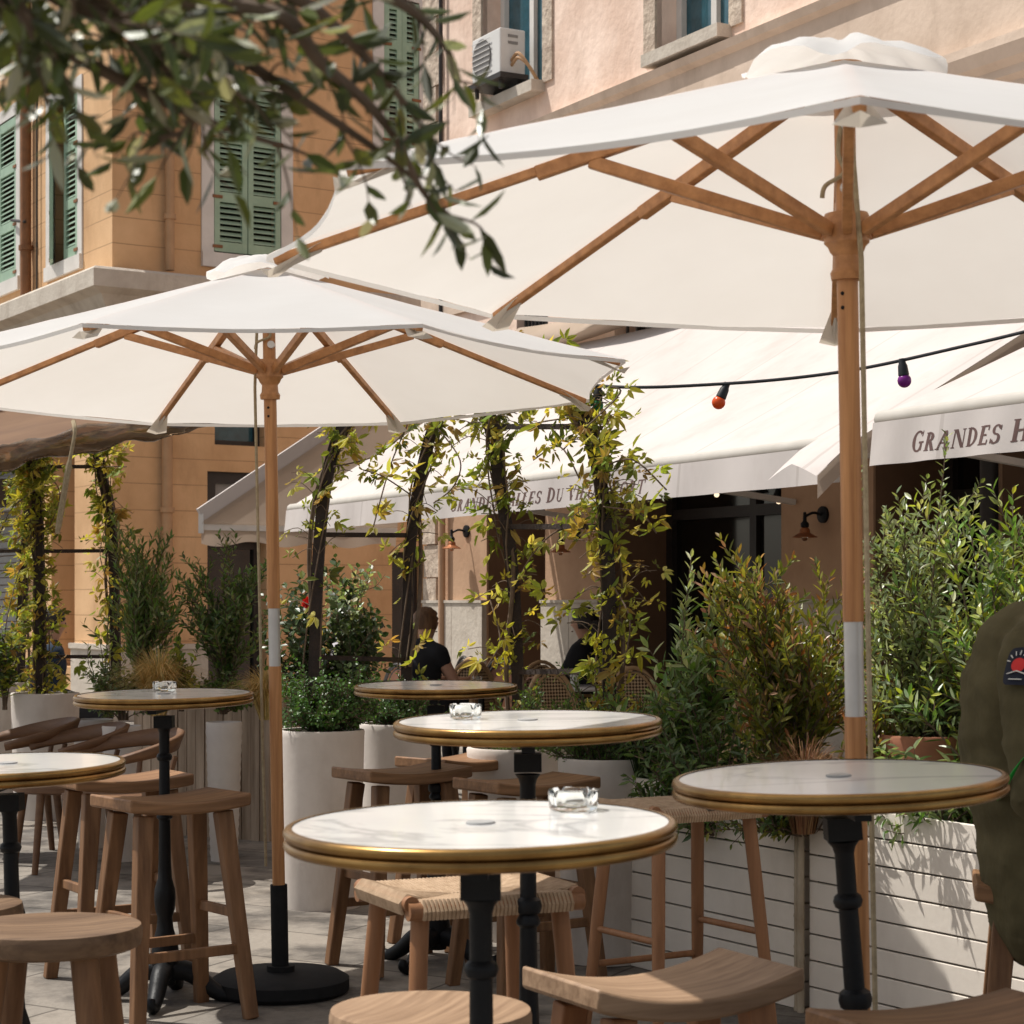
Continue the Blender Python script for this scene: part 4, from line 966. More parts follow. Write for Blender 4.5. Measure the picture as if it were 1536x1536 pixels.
def shrub(name, label, cat, base, H, spread, nst, leafL, leafW, cols, step=.02, twigs=5, tl=.2, open_=.8, up_=.1, seed=1, tipcol=None, lean=(0,0), hmin=.5, t0=.2, group=None, leafmat='leaf', droop=.1, flowers=None, clump=True, outw=1.0):
    r = random.Random(seed); base = Vector(base); t = thing(name, label, cat, base, group=group); lf, st = MB(), MB()
    for k in range(nst):
        a = r.uniform(0, 2*PI); q = math.sqrt(r.random())*spread; hh = H*r.uniform(hmin, 1)*(1-.25*(q/spread)**2)
        e = Vector((math.cos(a)*q+lean[0]*hh, math.sin(a)*q*.8+lean[1]*hh, hh)); m = Vector((e.x*.3*outw, e.y*.3*outw, hh*.55))+rv(r,.03*H)
        s_ = Vector((math.cos(a), math.sin(a), 0))*spread*.12*r.random()
        pts = bez([s_, m, e], 7); leafy_path(r, lf, st, pts, .004+.006*H*.4, leafL, leafW, cols, step, t0, open_, tipcol, up_, droop)
        for j in range(twigs):
            f = r.uniform(.3, .92); i = int(f*(len(pts)-1)); p = pts[i]; tg = (pts[min(i+1,len(pts)-1)]-pts[max(i-1,0)]).normalized()
            d = (tg+rv(r,.9)+Vector((0,0,.2))).normalized(); l = tl*H*r.uniform(.5,1.1)
            leafy_path(r, lf, st, bez([p, p+d*l*.5+rv(r,.02), p+d*l+Vector((0,0,.1*l))], 4), .003, leafL, leafW, cols, step, .1, open_, tipcol, up_, droop)
    st.build('stem', 'twig', t); lf.build('foliage', leafmat, t, smooth=0)
    if flowers:
        for p in flowers:
            mb = MB(); p = Vector(p)-base
            for i in range(14):
                d = rv(r).normalized(); 
                o = len(mb.v); s = d.orthogonal().normalized(); u_ = d.cross(s); q = p+d*.012
                mb.add([q+s*.018, q+u_*.018+d*.012, q-s*.018, q-u_*.018+d*.012], [(0,1,2,3)])
            mb.build('flower', 'flower', t, smooth=0)
    return t
olv = [(.12,.14,.055), (.155,.175,.08), (.09,.11,.04), (.2,.21,.12)]
dk = [(.05,.085,.028), (.07,.11,.035), (.085,.13,.04), (.04,.065,.025)]
gr = [(.085,.15,.04), (.11,.19,.045), (.07,.12,.04)]
yl = [(.24,.26,.035), (.18,.22,.03), (.28,.28,.05)]
sil = [(.21,.25,.15), (.16,.20,.11), (.28,.31,.20), (.12,.16,.08)]
red = [(.20,.08,.035), (.16,.10,.03), (.30,.17,.12), (.14,.14,.03)]
dod = [(.10,.125,.022), (.14,.14,.028), (.075,.085,.02), (.18,.17,.035)]
shrub('willow_shrub', 'tall feathery olive green shrub against the ochre wall, left', 'shrub', G(212, 11.75)+Vector((0,0,.8)), 1.10, .25, 26, .062, .0135, olv+gr, .016, 6, .22, .6, .3, 11)
shrub('dark_shrub', 'dark green upright shrub before the dark doorway, behind left parasol pole', 'shrub', G(340, 11.6)+Vector((0,0,.8)), .94, .27, 30, .055, .015, dk+gr+olv, .016, 6, .2, .7, .2, 12)
shrub('lanky_shrub', 'thin lanky shrub with sparse narrow leaves left of the feathery one', 'shrub', G(160, 11.9)+Vector((0,0,.7)), .62, .2, 9, .07, .016, olv, .03, 2, .25, .8, .1, 13)
shrub('camellia_bush', 'glossy camellia bush with one red flower beside the left trellis post', 'shrub', G(490, 10.3)+Vector((0,0,.55)), 1.05, .30, 34, .05, .027, dk+[(.07,.10,.04)], .018, 7, .2, .9, .1, 14, flowers=[W(460, 906, 9.95), W(462, 903, 9.94)], leafmat='olive_leaf')
shrub('variegated_bush', 'bush with pale silvery leaves behind the trellis crossbar', 'shrub', G(535, 10.6)+Vector((0,0,.7)), .95, .22, 15, .055, .028, sil+[(.25,.25,.19)], .022, 5, .2, .9, .1, 15)
shrub('leafy_seedling', 'bright yellow green broad leaved plant beside the golden grass', 'plant', G(272, 11.3)+Vector((0,0,.78)), .42, .13, 14, .06, .026, yl+gr, .022, 2, .2, .9, .3, 16)
shrub('low_myrtle', 'low dark foliage tumbling at the foot of the feathery shrub', 'plant', G(185, 11.5)+Vector((0,0,.72)), .36, .24, 26, .04, .018, dk+olv, .014, 4, .3, .9, 0, 17, hmin=.2)
shrub('low_myrtle', 'low dark foliage under the dark shrub by the parasol pole', 'plant', G(335, 11.4)+Vector((0,0,.76)), .26, .24, 24, .04, .018, dk+gr, .014, 4, .3, .9, 0, 18, hmin=.2)
shrub('boxwood', 'dense bright green boxwood filling the large white pot', 'shrub', P1, .32, .30, 60, .022, .014, [(.04,.09,.02),(.06,.13,.03),(.035,.07,.018)], .010, 6, .35, .95, .1, 19, hmin=.25, t0=.1, outw=1.8)
shrub('boxwood', 'green boxwood in the pot under the second trellis post', 'shrub', P2, .26, .22, 36, .022, .014, [(.04,.08,.02),(.05,.10,.03)], .011, 5, .35, .95, .1, 20, hmin=.25, t0=.1, outw=1.8)
shrub('rosemary', 'low dark rosemary mound behind the second sunlit table', 'shrub', P3+Vector((.1,0,-.06)), .34, .30, 46, .024, .008, dk+gr, .009, 6, .3, .8, .3, 21, hmin=.35, t0=.05, outw=1.6)
shrub('rosemary', 'rosemary mound with soft upright tips beside the oleander', 'shrub', P4+Vector((.03,0,-.08)), .46, .30, 46, .026, .008, dk+gr, .009, 6, .3, .8, .3, 22, hmin=.35, t0=.05, outw=1.6)
shrub('oleander', 'oleander with long silvery green leaves and one tall spire', 'shrub', G(1040, 7.75)+Vector((0,0,.5)), 1.02, .28, 22, .080, .017, sil+gr, .017, 4, .2, .85, .2, 23, hmin=.45)
shrub('oleander', 'thin single oleander spire in front of the dark doorway', 'shrub', G(1026, 7.75)+Vector((0,0,.6)), 1.06, .05, 3, .07, .014, sil, .014, 1, .1, .7, .2, 24, hmin=.9, t0=.35)
shrub('low_foliage', 'deep green foliage hanging at the left corner of the white planter', 'plant', G(1075, 7.45)+Vector((0,0,.55)), .55, .36, 40, .06, .014, dk, .018, 4, .3, .9, -.05, 25, hmin=.15, outw=1.7)
shrub('hop_bush', 'red tipped hop bush left of the big parasol pole', 'shrub', G(1185, 7.35)+Vector((0,0,.55)), 1.18, .40, 42, .056, .0135, dod, .013, 6, .2, .6, .25, 26, tipcol=red, hmin=.5)
shrub('hop_bush', 'yellow green sprigs just right of the big parasol pole', 'shrub', G(1325, 7.0)+Vector((0,0,.6)), .62, .10, 12, .055, .013, dod+yl, .016, 4, .22, .7, .25, 27, tipcol=red, hmin=.4)
shrub('olive_shrub', 'tall grey green olive shrub left of the khaki jacket', 'shrub', G(1400, 7.05)+Vector((0,0,.5)), 1.55, .34, 28, .048, .0125, sil+olv, .012, 8, .17, .75, .15, 28, hmin=.5)
shrub('olive_shrub', 'dense silvery shrub rising behind the khaki jacket at right edge', 'shrub', G(1510, 6.75)+Vector((0,0,.5)), 1.42, .40, 32, .062, .0145, sil+gr+yl, .014, 7, .17, .75, .15, 29, hmin=.5)
shrub('low_foliage', 'narrow leaved plants spilling over the sunlit planter edge', 'plant', G(1410, 6.72)+Vector((0,0,.66)), .34, .34, 20, .06, .012, sil+gr, .016, 4, .3, .9, -.1, 30, hmin=.05, outw=1.9, droop=.5)
shrub('low_foliage', 'green low growth at the foot of the hop bush', 'plant', G(1215, 7.05)+Vector((0,0,.6)), .30, .38, 40, .04, .013, dk+dod, .015, 4, .3, .9, 0, 31, hmin=.1, outw=1.8)
shrub('laurel', 'patch of yellow green leaves at the left picture edge', 'shrub', G(8, 13.0)+Vector((0,0,.7)), .65, .16, 12, .06, .028, yl+dk, .025, 4, .25, .9, 0, 32)
def tuft(label, base, H, spread, n, cols, seed, w=.0022, name='ornamental_grass', lean=0):
    r = random.Random(seed); base = Vector(base); mb = MB()
    for i in range(n):
        a = r.uniform(0, 2*PI); q = spread*math.sqrt(r.random()); h = H*r.uniform(.55,1); s = Vector((math.cos(a), math.sin(a), 0)); b = s*.04*r.random()
        e = b+s*q+Vector((lean*h,0,h*(1-.45*(q/spread)**2))); m = b+s*q*.35+Vector((0,0,h*.7)); pts = bez([b, m, e], 3); sd = Vector((-s.y, s.x, 0))*w
        o = len(mb.v); c = vary(r, r.choice(cols), .3)
        for j, p in enumerate(pts): k = 1-j/len(pts)*.8; mb.v += [p-sd*k, p+sd*k]; mb.t += [c, c]
        for j in range(len(pts)-1): mb.f.append((o+2*j, o+2*j+1, o+2*j+3, o+2*j+2))
    mb.v = [v+base for v in mb.v]
    o = mb.build(name, 'grass', loc=base, smooth=0); return tag(o, label, 'grass tuft', 'clumps of feathery grass')
gold = [(.72,.50,.18), (.80,.60,.26), (.58,.40,.13)]
tuft('golden feathery grass clump left of the bright seedling', G(238, 11.2)+Vector((0,0,.76)), .40, .29, 1500, gold, 41)
tuft('golden feathery grass clump at the foot of left parasol pole', G(400, 11.2)+Vector((0,0,.74)), .32, .26, 1000, gold, 42)
tuft('reddish brown dry grass beneath the hop bush', G(1205, 6.95)+Vector((0,0,.62)), .36, .22, 800, [(.30,.15,.07),(.38,.22,.11),(.22,.10,.05)], 43)
tuft('dark green grass arching over the white pot corner', P4+Vector((.14,-.1,-.05)), .30, .26, 260, dk, 44, .003)

# trellis arches with vines
def arch(pts, mb, w=.052): 
    for i in range(len(pts)-1): mb.beam(pts[i], pts[i+1], w, w, (0,1,0))
def vine_leaves(r, lf, p, n, size, cols):
    for _ in range(n):
        d0 = (rv(r)+Vector((0,-.1,.25))).normalized(); q = p+d0*r.uniform(.01,.05); x = d0.orthogonal().normalized(); y = d0.cross(x)
        c = vary(r, r.choice(cols), .3)
        nl = r.choice((3,4,5,5)); sz = size*r.choice((.6,.85,1,1.25))
        for k in range(nl):
            a = -1.35+2.7*k/(nl-1); d = d0*math.cos(a)+(x*math.sin(a))+Vector((0,0,-.25)); leaf(lf, q+d*.006, d+rv(r,.18), y+rv(r,.4), sz*r.uniform(.75,1.2)*(1-.10*abs(k-(nl-1)/2)), sz*.33, vary(r, c, .12), .25, r.uniform(.1,.5))
vcol = [(.50,.46,.075), (.42,.43,.065), (.60,.55,.15), (.28,.34,.055), (.18,.21,.04), (.40,.27,.08)]
def vine(label, posts, tendrils, seed, dens=1.75, size=.054):
    r = random.Random(seed); base = posts[0][0][0]; t = thing('climbing_vine', label, 'vine', base, group='vines climbing the trellises'); lf, st = MB(), MB()
    for pts, d in posts:
        for s_ in range(5):
            ph = r.uniform(0, 6); w = []
            for i, p in enumerate(pts):
                a = ph+i*.55; rr_ = .035+.02*math.sin(i*.9+s_); w.append(p+Vector((math.cos(a)*rr_, math.sin(a)*rr_, 0))+rv(r,.012))
            w = bez(w, 3); st.tube(w, .004+.006*(s_ == 0), 6)
            k = len(w)
            for j in range(int(k*.95*dens*d)):
                f = r.random(); 
                if r.random() > .35+.65*f: continue
                p = w[int(f*(k-1))]; 
                if r.random() < .5:
                    e = p+Vector((r.uniform(-.16,.16), r.uniform(-.12,.12), r.uniform(-.05,.10))); st.tube(bez([p, p.lerp(e,.5)+Vector((0,0,.03)), e], 3), .0018, 4, False)
                else: e = p+rv(r,.05)
                vine_leaves(r, lf, e, r.choice((1,1,2)), size*r.uniform(.7,1.25), vcol)
    for td in tendrils:
        w = bez(td, 6); st.tube(w, .0035, 5, False)
        for p in w:
            if r.random() < .5*dens: vine_leaves(r, lf, p+rv(r,.02), 1, size*r.uniform(.7,1.2), vcol)
    st.v = [v for v in st.v]; st.build('stem', 'twig', t, True); lf.build('foliage', 'vine_leaf', t, True, smooth=0)
    return t
def post(P0, uvs): return [P0]+[W(u, v, Y) for u, v, Y in uvs]
c1 = bez(post(G(470, 9.4)+Vector((0,0,.6)), [(472, 1000, 9.4), (478, 830, 9.4), (492, 710, 9.4), (520, 630, 9.35), (575, 560, 9.2), (650, 540, 9.0), (715, 580, 8.75), (735, 640, 8.65), (750, 730, 8.6), (768, 850, 8.6), (776, 1000, 8.6), (778, 1100, 8.6)]), 4)
c2 = bez(post(G(607, 9.9)+Vector((0,0,.6)), [(610, 1000, 9.9), (614, 840, 9.9), (628, 730, 9.9), (655, 630, 9.8), (710, 560, 9.5), (790, 540, 8.9), (850, 575, 8.4), (880, 640, 8.2), (900, 720, 8.1), (912, 850, 8.05), (914, 1000, 8.05), (914, 1110, 8.05)]), 4)
tt = thing('trellis_arch', 'dark rusted steel trellis arch rising from the white pots at centre', 'trellis', G(690, 9.0))
mb = MB(); arch(c1, mb); mb.build('arch_post', 'trellis', tt, True, smooth=0)
mb = MB(); arch(c2, mb); mb.build('arch_post', 'trellis', tt, True, smooth=0)
for (u0, v0, Y0, u1, v1, Y1) in ((478,802,9.4,614,803,9.9),(474,986,9.4,612,990,9.9),(760,790,8.6,906,790,8.05),(776,1008,8.6,914,1006,8.05),(521,630,9.35,655,628,9.8),(733,640,8.65,880,640,8.2)):
    mb = MB(); mb.beam(W(u0,v0,Y0), W(u1,v1,Y1), .022, .022); mb.build('crossbar', 'trellis', tt, True, smooth=0)
n1 = len(c1)
vine('yellow green vine climbing the trellis arch at centre', [(c1[4:24:2], .8), (c2[4:24:2], .75), (c1[-24::2][::-1], 1.0), (c2[-24::2][::-1], 1.5)],
     [[W(545,705,9.4), W(575,715,9.4), W(620,745,9.6)], [W(500,700,9.3), W(560,685,9.4), W(605,650,9.4), W(612,620,9.4)], [W(655,640,9.5), W(690,690,9.4), W(680,730,9.4), W(650,755,9.4)],
      [W(860,790,8.3), W(830,800,8.3), W(800,830,8.4), W(770,880,8.5)], [W(905,700,8), W(950,690,7.95), W(1000,735,7.9)], [W(905,760,8), W(960,770,7.9), W(985,800,7.9)], [W(880,640,8), W(930,590,8), W(915,580,8)],
      [W(920,880,8), W(945,930,7.9), W(935,1000,7.9)], [W(610,640,9.6), W(585,700,9.6), W(560,790,9.5)], [W(735,900,8.5), W(750,960,8.4), W(730,1000,8.4)], [W(780,640,8.4), W(830,630,8.3), W(880,625,8.2)], [W(800,690,8.4), W(840,670,8.3), W(870,720,8.2)]], 51)
k1 = bez(post(G(28, 14.5)+Vector((0,0,.6)), [(30, 1000, 14.5), (35, 880, 14.5), (44, 760, 14.5), (52, 690, 14.4), (75, 650, 14.2), (110, 640, 14), (140, 665, 13.8), (155, 720, 13.7), (168, 800, 13.7), (172, 900, 13.7), (174, 1010, 13.7)]), 4)
k2 = bez(post(G(62, 13.3)+Vector((0,0,.6)), [(62, 1000, 13.3), (60, 880, 13.3), (56, 760, 13.3), (48, 690, 13.2), (10, 650, 13.1), (-60, 640, 13), (-120, 690, 13), (-140, 900, 13), (-142, 1050, 13)]), 4)
tt = thing('trellis_arch', 'dark trellis arch with leafy top at far left, before ochre wall', 'trellis', G(90, 14))
for k_ in (k1, k2): mb = MB(); arch(k_, mb, .06); mb.build('arch_post', 'trellis', tt, True, smooth=0)
for (u0, v0, Y0, u1, v1, Y1) in ((60,827,13.3,170,826,13.7),(60,985,13.3,172,985,13.7),(-142,830,13,40,826,14.5),(50,700,13.2,150,700,13.7)):
    mb = MB(); mb.beam(W(u0,v0,Y0), W(u1,v1,Y1), .024, .024); mb.build('crossbar', 'trellis', tt, True, smooth=0)
vine('yellow green vine crowning the trellis arch at far left', [(k1[2:26:2], 1.2), (k2[2:26:2], 2.0), (k1[-26::2][::-1], 1.0)],
     [[W(50,660,13.2), W(20,690,13), W(-10,700,13)], [W(50,680,13.2), W(90,660,13.4), W(140,665,13.6)], [W(60,700,13.2), W(90,740,13.2), W(70,800,13.2)], [W(60,730,13), W(20,760,13), W(0,800,13)], [W(150,700,13.6), W(190,700,13.5)], [W(30,850,13.2), W(10,930,13), W(5,1000,13)], [W(165,770,13.6), W(150,830,13.5), W(165,880,13.5)]], 52, 2.4, .062)

# olive tree whose branches hang into the picture, top left
ot = thing('olive_tree', 'olive tree whose dark leafy branches hang across the upper left', 'tree', (-1.25, 1.7, gz(1.7)))
r = random.Random(61); lf, st, tw_ = MB(), MB(), MB()
tr = bez([(-1.25,1.7,0.03), (-1.22,1.72,.8), (-1.28,1.7,1.6), (-1.2,1.75,2.3)], 6); st.tube(tr, [.10-.045*i/(len(tr)-1) for i in range(len(tr))], 12); st.build('trunk', 'bark', ot, True)
oc_ = [(.065,.085,.024), (.10,.125,.035), (.05,.065,.02), (.15,.17,.032), (.44,.44,.33)]
brs = [([(-260,-60),(-20,60),(70,120),(200,192),(320,247),(440,275)], 1.75, 1.95),
       ([(-250,-200),(140,-5),(200,38),(260,60),(420,78),(480,140),(545,190),(595,245),(635,320),(676,352)], 1.7, 2.0),
       ([(-250,-220),(200,-40),(330,20),(450,50),(520,100),(590,170),(640,230)], 1.8, 2.05),
       ([(-250,-220),(150,-30),(300,-10),(470,10),(600,40),(665,95),(690,150)], 1.9, 2.1),
       ([(-250,-100),(-20,20),(40,90),(60,170)], 1.7, 1.75), ([(-220,-180),(60,10),(180,90),(250,160),(285,250),(230,270)], 1.75, 1.9),
       ([(-220,-180),(60,-10),(160,50),(300,110),(420,180),(560,260),(620,300)], 1.85, 2.0), ([(-200,-150),(0,0),(90,60),(200,110),(300,150),(380,220)], 1.72, 1.85)]
def olive_twig(p, d, l, dens=.021):
    e = p+d*l; m = p.lerp(e,.5)+rv(r,.015); leafy_path(r, lf, tw_, bez([p, m, e+Vector((0,0,-.02))], 4), r.choice((.0016,.002)), .050, .013, oc_, dens, .05, .75, None, 0, .1)
for pts, y0, y1 in brs:
    P = [W(u, v-(62 if u < 330 else max(28, 62-(u-330)*.1)), y0+(y1-y0)*i/(len(pts)-1)) for i, (u, v) in enumerate(pts)]; P = [Vector((-1.2,1.75,2.2+.1*r.random()))]+P
    w = bez(P, 7); tw_.tube(w, [.013*(1-.85*i/(len(w)-1)) for i in range(len(w))], 7)
    n0 = int(len(w)*.28)
    for i in range(n0, len(w)-1):
        f = (i-n0)/(len(w)-n0); t = (w[i+1]-w[i]).normalized()
        for _ in range(2 if f < .5 else 1):
            if r.random() < .64+.10*f: continue
            d = (t*.9+rv(r,.8)).normalized(); olive_twig(w[i], d, r.uniform(.03,.10)*(1.1-.3*f))
    olive_twig(w[-1], (w[-1]-w[-2]).normalized(), .06, .014)
for _ in range(34):                                     # the thick of the crown, top left corner
    u, v = r.uniform(-120, 280), r.uniform(-140, 80)
    if v > 90-u*.28: continue
    olive_twig(W(u, v, r.uniform(1.6,2.1)), (rv(r)+Vector((.3,0,-.3))).normalized(), r.uniform(.06,.14), .013)
tw_.build('limb', 'twig', ot, True); lf.build('crown', 'olive_leaf', ot, True, smooth=0)

# ================================================================== STRING LIGHTS
sl = thing('string_lights', 'black cable with coloured festoon bulbs strung before the awnings', 'string lights', W(1200, 568, 8))
cp = bez([c2[22], W(893, 578, 8.3), W(1080, 576, 8.1), W(1270, 556.5, 7.95), W(1460, 516, 7.7), W(1660, 470, 7.3), W(1880, 440, 6.9), B2+Vector((0,0,-.03))], 12)
mb = MB(); mb.tube(cp, .0065, 8); mb.build('cable', 'cable', sl, True)
for u, v, Y, m, lean in ((1090,577,8.1,'orange',-.45), (1353,541,7.85,'purple',.12), (898,580,8.3,'green',-.1)):
    p = W(u, v, Y); d = Vector((lean, 0, -1)).normalized(); q = d.to_track_quat('Z', 'Y').to_matrix()
    mb = MB(); mb.lathe([(0,-.008),(.012,-.008),(.014,.01),(.018,.02),(.021,.055),(.017,.06),(0,.06)], 14, p, q); sk = mb.build('socket', 'cable', sl, True)
    mb = MB(); mb.sphere(p+d*.077, .027, 16); mb.build('bulb', m, sk, True)

# ================================================================== RATTAN CHAIRS AND CAFE TABLES (far terrace)
def bistro_chair(label, cane=True, frame='rattan', back='woven_cane'):
    t = thing('rattan_chair', label, 'chair', (0,0,0), group='rattan bistro chairs on the far terrace')
    hoop = lambda s: [Vector((s*.23*math.cos(a), .20+.05*math.sin(a), .47+.42*math.sin(a))) for a in [PI*i/20 for i in range(21)]]
    mb = MB(); mb.tube(hoop(1), .016, 8); mb.tube([p+Vector((0,-.012,-.035)) if 0 < i < 20 else p for i, p in enumerate(hoop(.86))], .009, 6); mb.build('back_frame', frame, t)
    mb = MB()
    mb.grid(lambda a, b: ((2*a-1)*.20*math.sqrt(max(0,1-(b*.98)**2)), .20+.045*b-.0*a, .48+.385*b), 12, 10); mb.build('backrest', back, t, smooth=60)
    mb = MB(); mb.lathe([(0,.45),(.20,.45),(.22,.46),(.22,.475),(.2,.48),(0,.475)], 28); mb.build('seat', 'woven_cane', t, smooth=30)
    for sx in (-1, 1):
        for sy in (-1, 1): mb = MB(); mb.tube([(sx*.16, sy*.16, .46), (sx*.20, sy*.20, 0)], .014, 8); mb.build('leg', frame, t)
        mb = MB(); mb.tube(bez([(sx*.23,.2,.66), (sx*.27,.0,.66), (sx*.25,-.16,.6), (sx*.2,-.17,.46)], 5), .012, 7); mb.build('arm', frame, t)
    return t
bc = bistro_chair('pale woven rattan chair back facing us behind the farthest table')
bc.location = G(697, 17.0); bc.rotation_euler.z = PI-.2+PI
bc2 = bistro_chair('rattan chair with smooth brown back left of the pale woven one', back='leather', frame='dark_frame'); bc2.location = G(645, 16.6); bc2.rotation_euler.z = .15
for lab, src, u, Y, rz in (('brown backed rattan chair right of the pale woven one', bc2, 732, 17.6, -.5), ('dark hooped chair against the white stone dado', bc2, 745, 18.2, 1.2), ('dark hooped chair behind the bare armed diner', bc2, 656, 18.4, -1.2),
    ('woven rattan chair peeking over the brown backed chair', bc, 668, 17.8, -1.0), ('woven rattan chair right of the third trellis post, rear one', bc, 826, 16.8, .3), ('woven rattan chair right of the third trellis post, front one', bc, 850, 14.8, .5),
    ('woven rattan chair beside the fourth trellis post', bc, 905, 15.6, -.6), ('woven rattan chair right of the fourth trellis post', bc, 962, 15.2, .2), ('woven rattan chair glimpsed through the hop bush', bc, 1192, 12.2, .4), ('woven rattan chair half hidden by oleander and hop bush', bc, 1130, 12.6, -.4), ('woven rattan chair tilted beside third trellis post', bc, 762, 16.4, 1.1)):
    dup(src, lab, G(u, Y), (0,0,rz))
for lab, src, u, Y, rz in (('dark framed chair under the dark haired diner', bc2, 886, 16.6, -PI*.62), ('dark framed chair under the light haired diner', bc2, 632, 16.4, PI*.75), ('rattan chair under the diner in navy at far left', bc, 68, 16.0, PI*.6), ('rattan chair under the diner in grey beyond the boxwood', bc, 508, 15.4, PI*.4)):
    dup(src, lab, G(u, Y), (0,0,rz))
def cafe_table(label, u, Y):
    t = thing('cafe_table', label, 'table', G(u, Y), group='small white topped cafe tables')
    mb = MB(); mb.lathe([(0,.70),(.32,.70),(.33,.71),(.33,.725),(.32,.73),(0,.73)], 32); mb.build('tabletop', 'marble', t, smooth=30)
    mb = MB(); mb.lathe([(.22,0),(.22,.015),(.05,.04),(.025,.08),(.025,.66),(.06,.70)], 18); mb.build('pedestal', 'black_iron', t, smooth=30)
cafe_table('small white topped table among the rattan chairs at centre', 722, 15.6); cafe_table('small white topped table in front of the dark haired diner', 868, 16.0); cafe_table('small white topped table before the bare armed diner', 560, 16.2)
for lab, u, Y, m in (('small water glass on the far cafe table', 716, 15.6, 'glass'), ('small white cup on the cafe table by the dark haired diner', 862, 15.95, 'white_paint')):
    mb = MB(); p = G(u, Y)+Vector((0,0,.731)); mb.lathe([(0,0),(.03,0),(.036,.09),(.033,.09),(.027,.006),(0,.006)], 16, p); tag(mb.build('cup', m, loc=p), lab, 'cup')
fc = thing('metal_armchair', 'black metal armchair with pale ribbed cushion behind the boxwood', 'chair', G(578, 14.6))
mb = MB()
for sx in (-1, 1): mb.beam((sx*.3,-.28,0), (sx*.3,-.28,.62), .03, .03); mb.beam((sx*.3,.28,0), (sx*.3,.28,.8), .03, .03); mb.beam((sx*.3,-.28,.62), (sx*.3,.28,.62), .04, .03, (0,0,1))
for z in (.5,.62,.74,.8): mb.beam((-.3,.28,z), (.3,.28,z), .03, .03)
mb.beam((-.3,-.28,.4), (.3,-.28,.4), .03, .03); mb.build('frame', 'black_iron', fc, smooth=0)
mb = MB(); mb.grid(lambda a, b: (-.27+.54*a, -.28+.55*b, .47+.012*math.sin(a*70)), 60, 4); mb.build('cushion', 'cushion', fc, thick=.05); fc.rotation_euler.z = .3

# ================================================================== PEOPLE
def skinmesh(chains, voxel=.012, fold=0):
    """chains of joints (x,y,z,r) or (x,y,z,rx,ry) fused by a voxel remesh into one continuous, smoothed surface"""
    mb = MB(); n = 16
    for ch in chains:
        J = []
        for j in ch: J.append((Vector(j[:3]), j[3], j[4] if len(j) > 4 else j[3], len(j) > 4))
        for i in range(len(J)-1):
            (a, ax, ay, fa), (b, bx, by, fb) = J[i], J[i+1]; t = (b-a)
            if t.length < 1e-5: continue
            t.normalize()
            if fa and fb: x, y = Vector((1,0,0)), Vector((0,1,0))
            else: x = t.orthogonal().normalized(); y = t.cross(x)
            if not (fa and fb): ax = ay = min(ax, ay); bx = by = min(bx, by)
            o = len(mb.v); m = 7
            for k in range(m+1):
                f = k/m; f = f*f*(3-2*f)*.5+f*.5; c = a.lerp(b, k/m); rx, ry = ax+(bx-ax)*f, ay+(by-ay)*f
                for q in range(n): th = 2*PI*q/n; mb.v.append(c+x*rx*math.cos(th)+y*ry*math.sin(th))
            for k in range(m):
                for q in range(n): mb.f.append((o+k*n+q, o+k*n+(q+1)%n, o+(k+1)*n+(q+1)%n, o+(k+1)*n+q))
            mb.f.append(tuple(o+q for q in range(n))[::-1]); mb.f.append(tuple(o+m*n+q for q in range(n)))
        for c, rx, ry, fl in J:
            rr_ = min(rx, ry); mb.sphere(c, rr_*.98, 14, None, (rx/rr_ if fl else 1, ry/rr_ if fl else 1, .8 if fl else 1))
    me = bpy.data.meshes.new('body'); me.from_pydata([tuple(v) for v in mb.v], [], mb.f); o = bpy.data.objects.new('body', me); col.objects.link(o)
    bm = bmesh.new(); bm.from_mesh(me); bmesh.ops.remove_doubles(bm, verts=bm.verts, dist=1e-6); bmesh.ops.recalc_face_normals(bm, faces=bm.faces); bm.to_mesh(me); bm.free()
    m1 = o.modifiers.new('r', 'REMESH'); m1.mode = 'VOXEL'; m1.voxel_size = voxel
    m2 = o.modifiers.new('s', 'SMOOTH'); m2.factor = .5; m2.iterations = 5 if fold else 4
    dg = bpy.context.evaluated_depsgraph_get(); dg.update(); nm = bpy.data.meshes.new_from_object(o.evaluated_get(dg))
    bpy.data.objects.remove(o)
    if fold:                                            # cloth folds pressed into the garment
        for v in nm.vertices:
            c = v.co; k = .6-1.5*abs(noise.noise(Vector((c.x*4, c.y*7+c.z*4, c.z*9-c.y*6))))+.3-.6*abs(noise.noise(Vector((c.x*9+3, c.y*15+c.z*8, c.z*20-c.y*12))))
            v.co = c+v.normal*k*fold
    return nm
def put_mesh(me, name, m, par):
    o = bpy.data.objects.new(name, me); col.objects.link(o); o.parent = par; me.materials.clear(); me.materials.append(M[m])
    for p in me.polygons: p.use_smooth = True
    return o
def hand_chains(wr, d, sd, up):
    wr, d, sd, up = Vector(wr), Vector(d).normalized(), Vector(sd).normalized(), Vector(up).normalized()
    T = lambda p, r: (p.x, p.y, p.z, r); palm = wr+d*.05; out = [[T(wr,.022), T(palm,.026)]]; 
    for i, (o_, l) in enumerate(((-.027,.07),(-.009,.08),(.009,.075),(.027,.058))):
        b = wr+d*.085+sd*o_; out.append([T(palm,.026), T(b,.010), T(b+d*l*.5-up*.008,.009), T(b+d*l*.85-up*.03,.0075)])
    b = wr+d*.03-sd*.035; out.append([T(palm,.026), T(b,.011), T(b+d*.03-sd*.015-up*.008,.010), T(b+d*.055-sd*.012-up*.02,.008)])
    return out
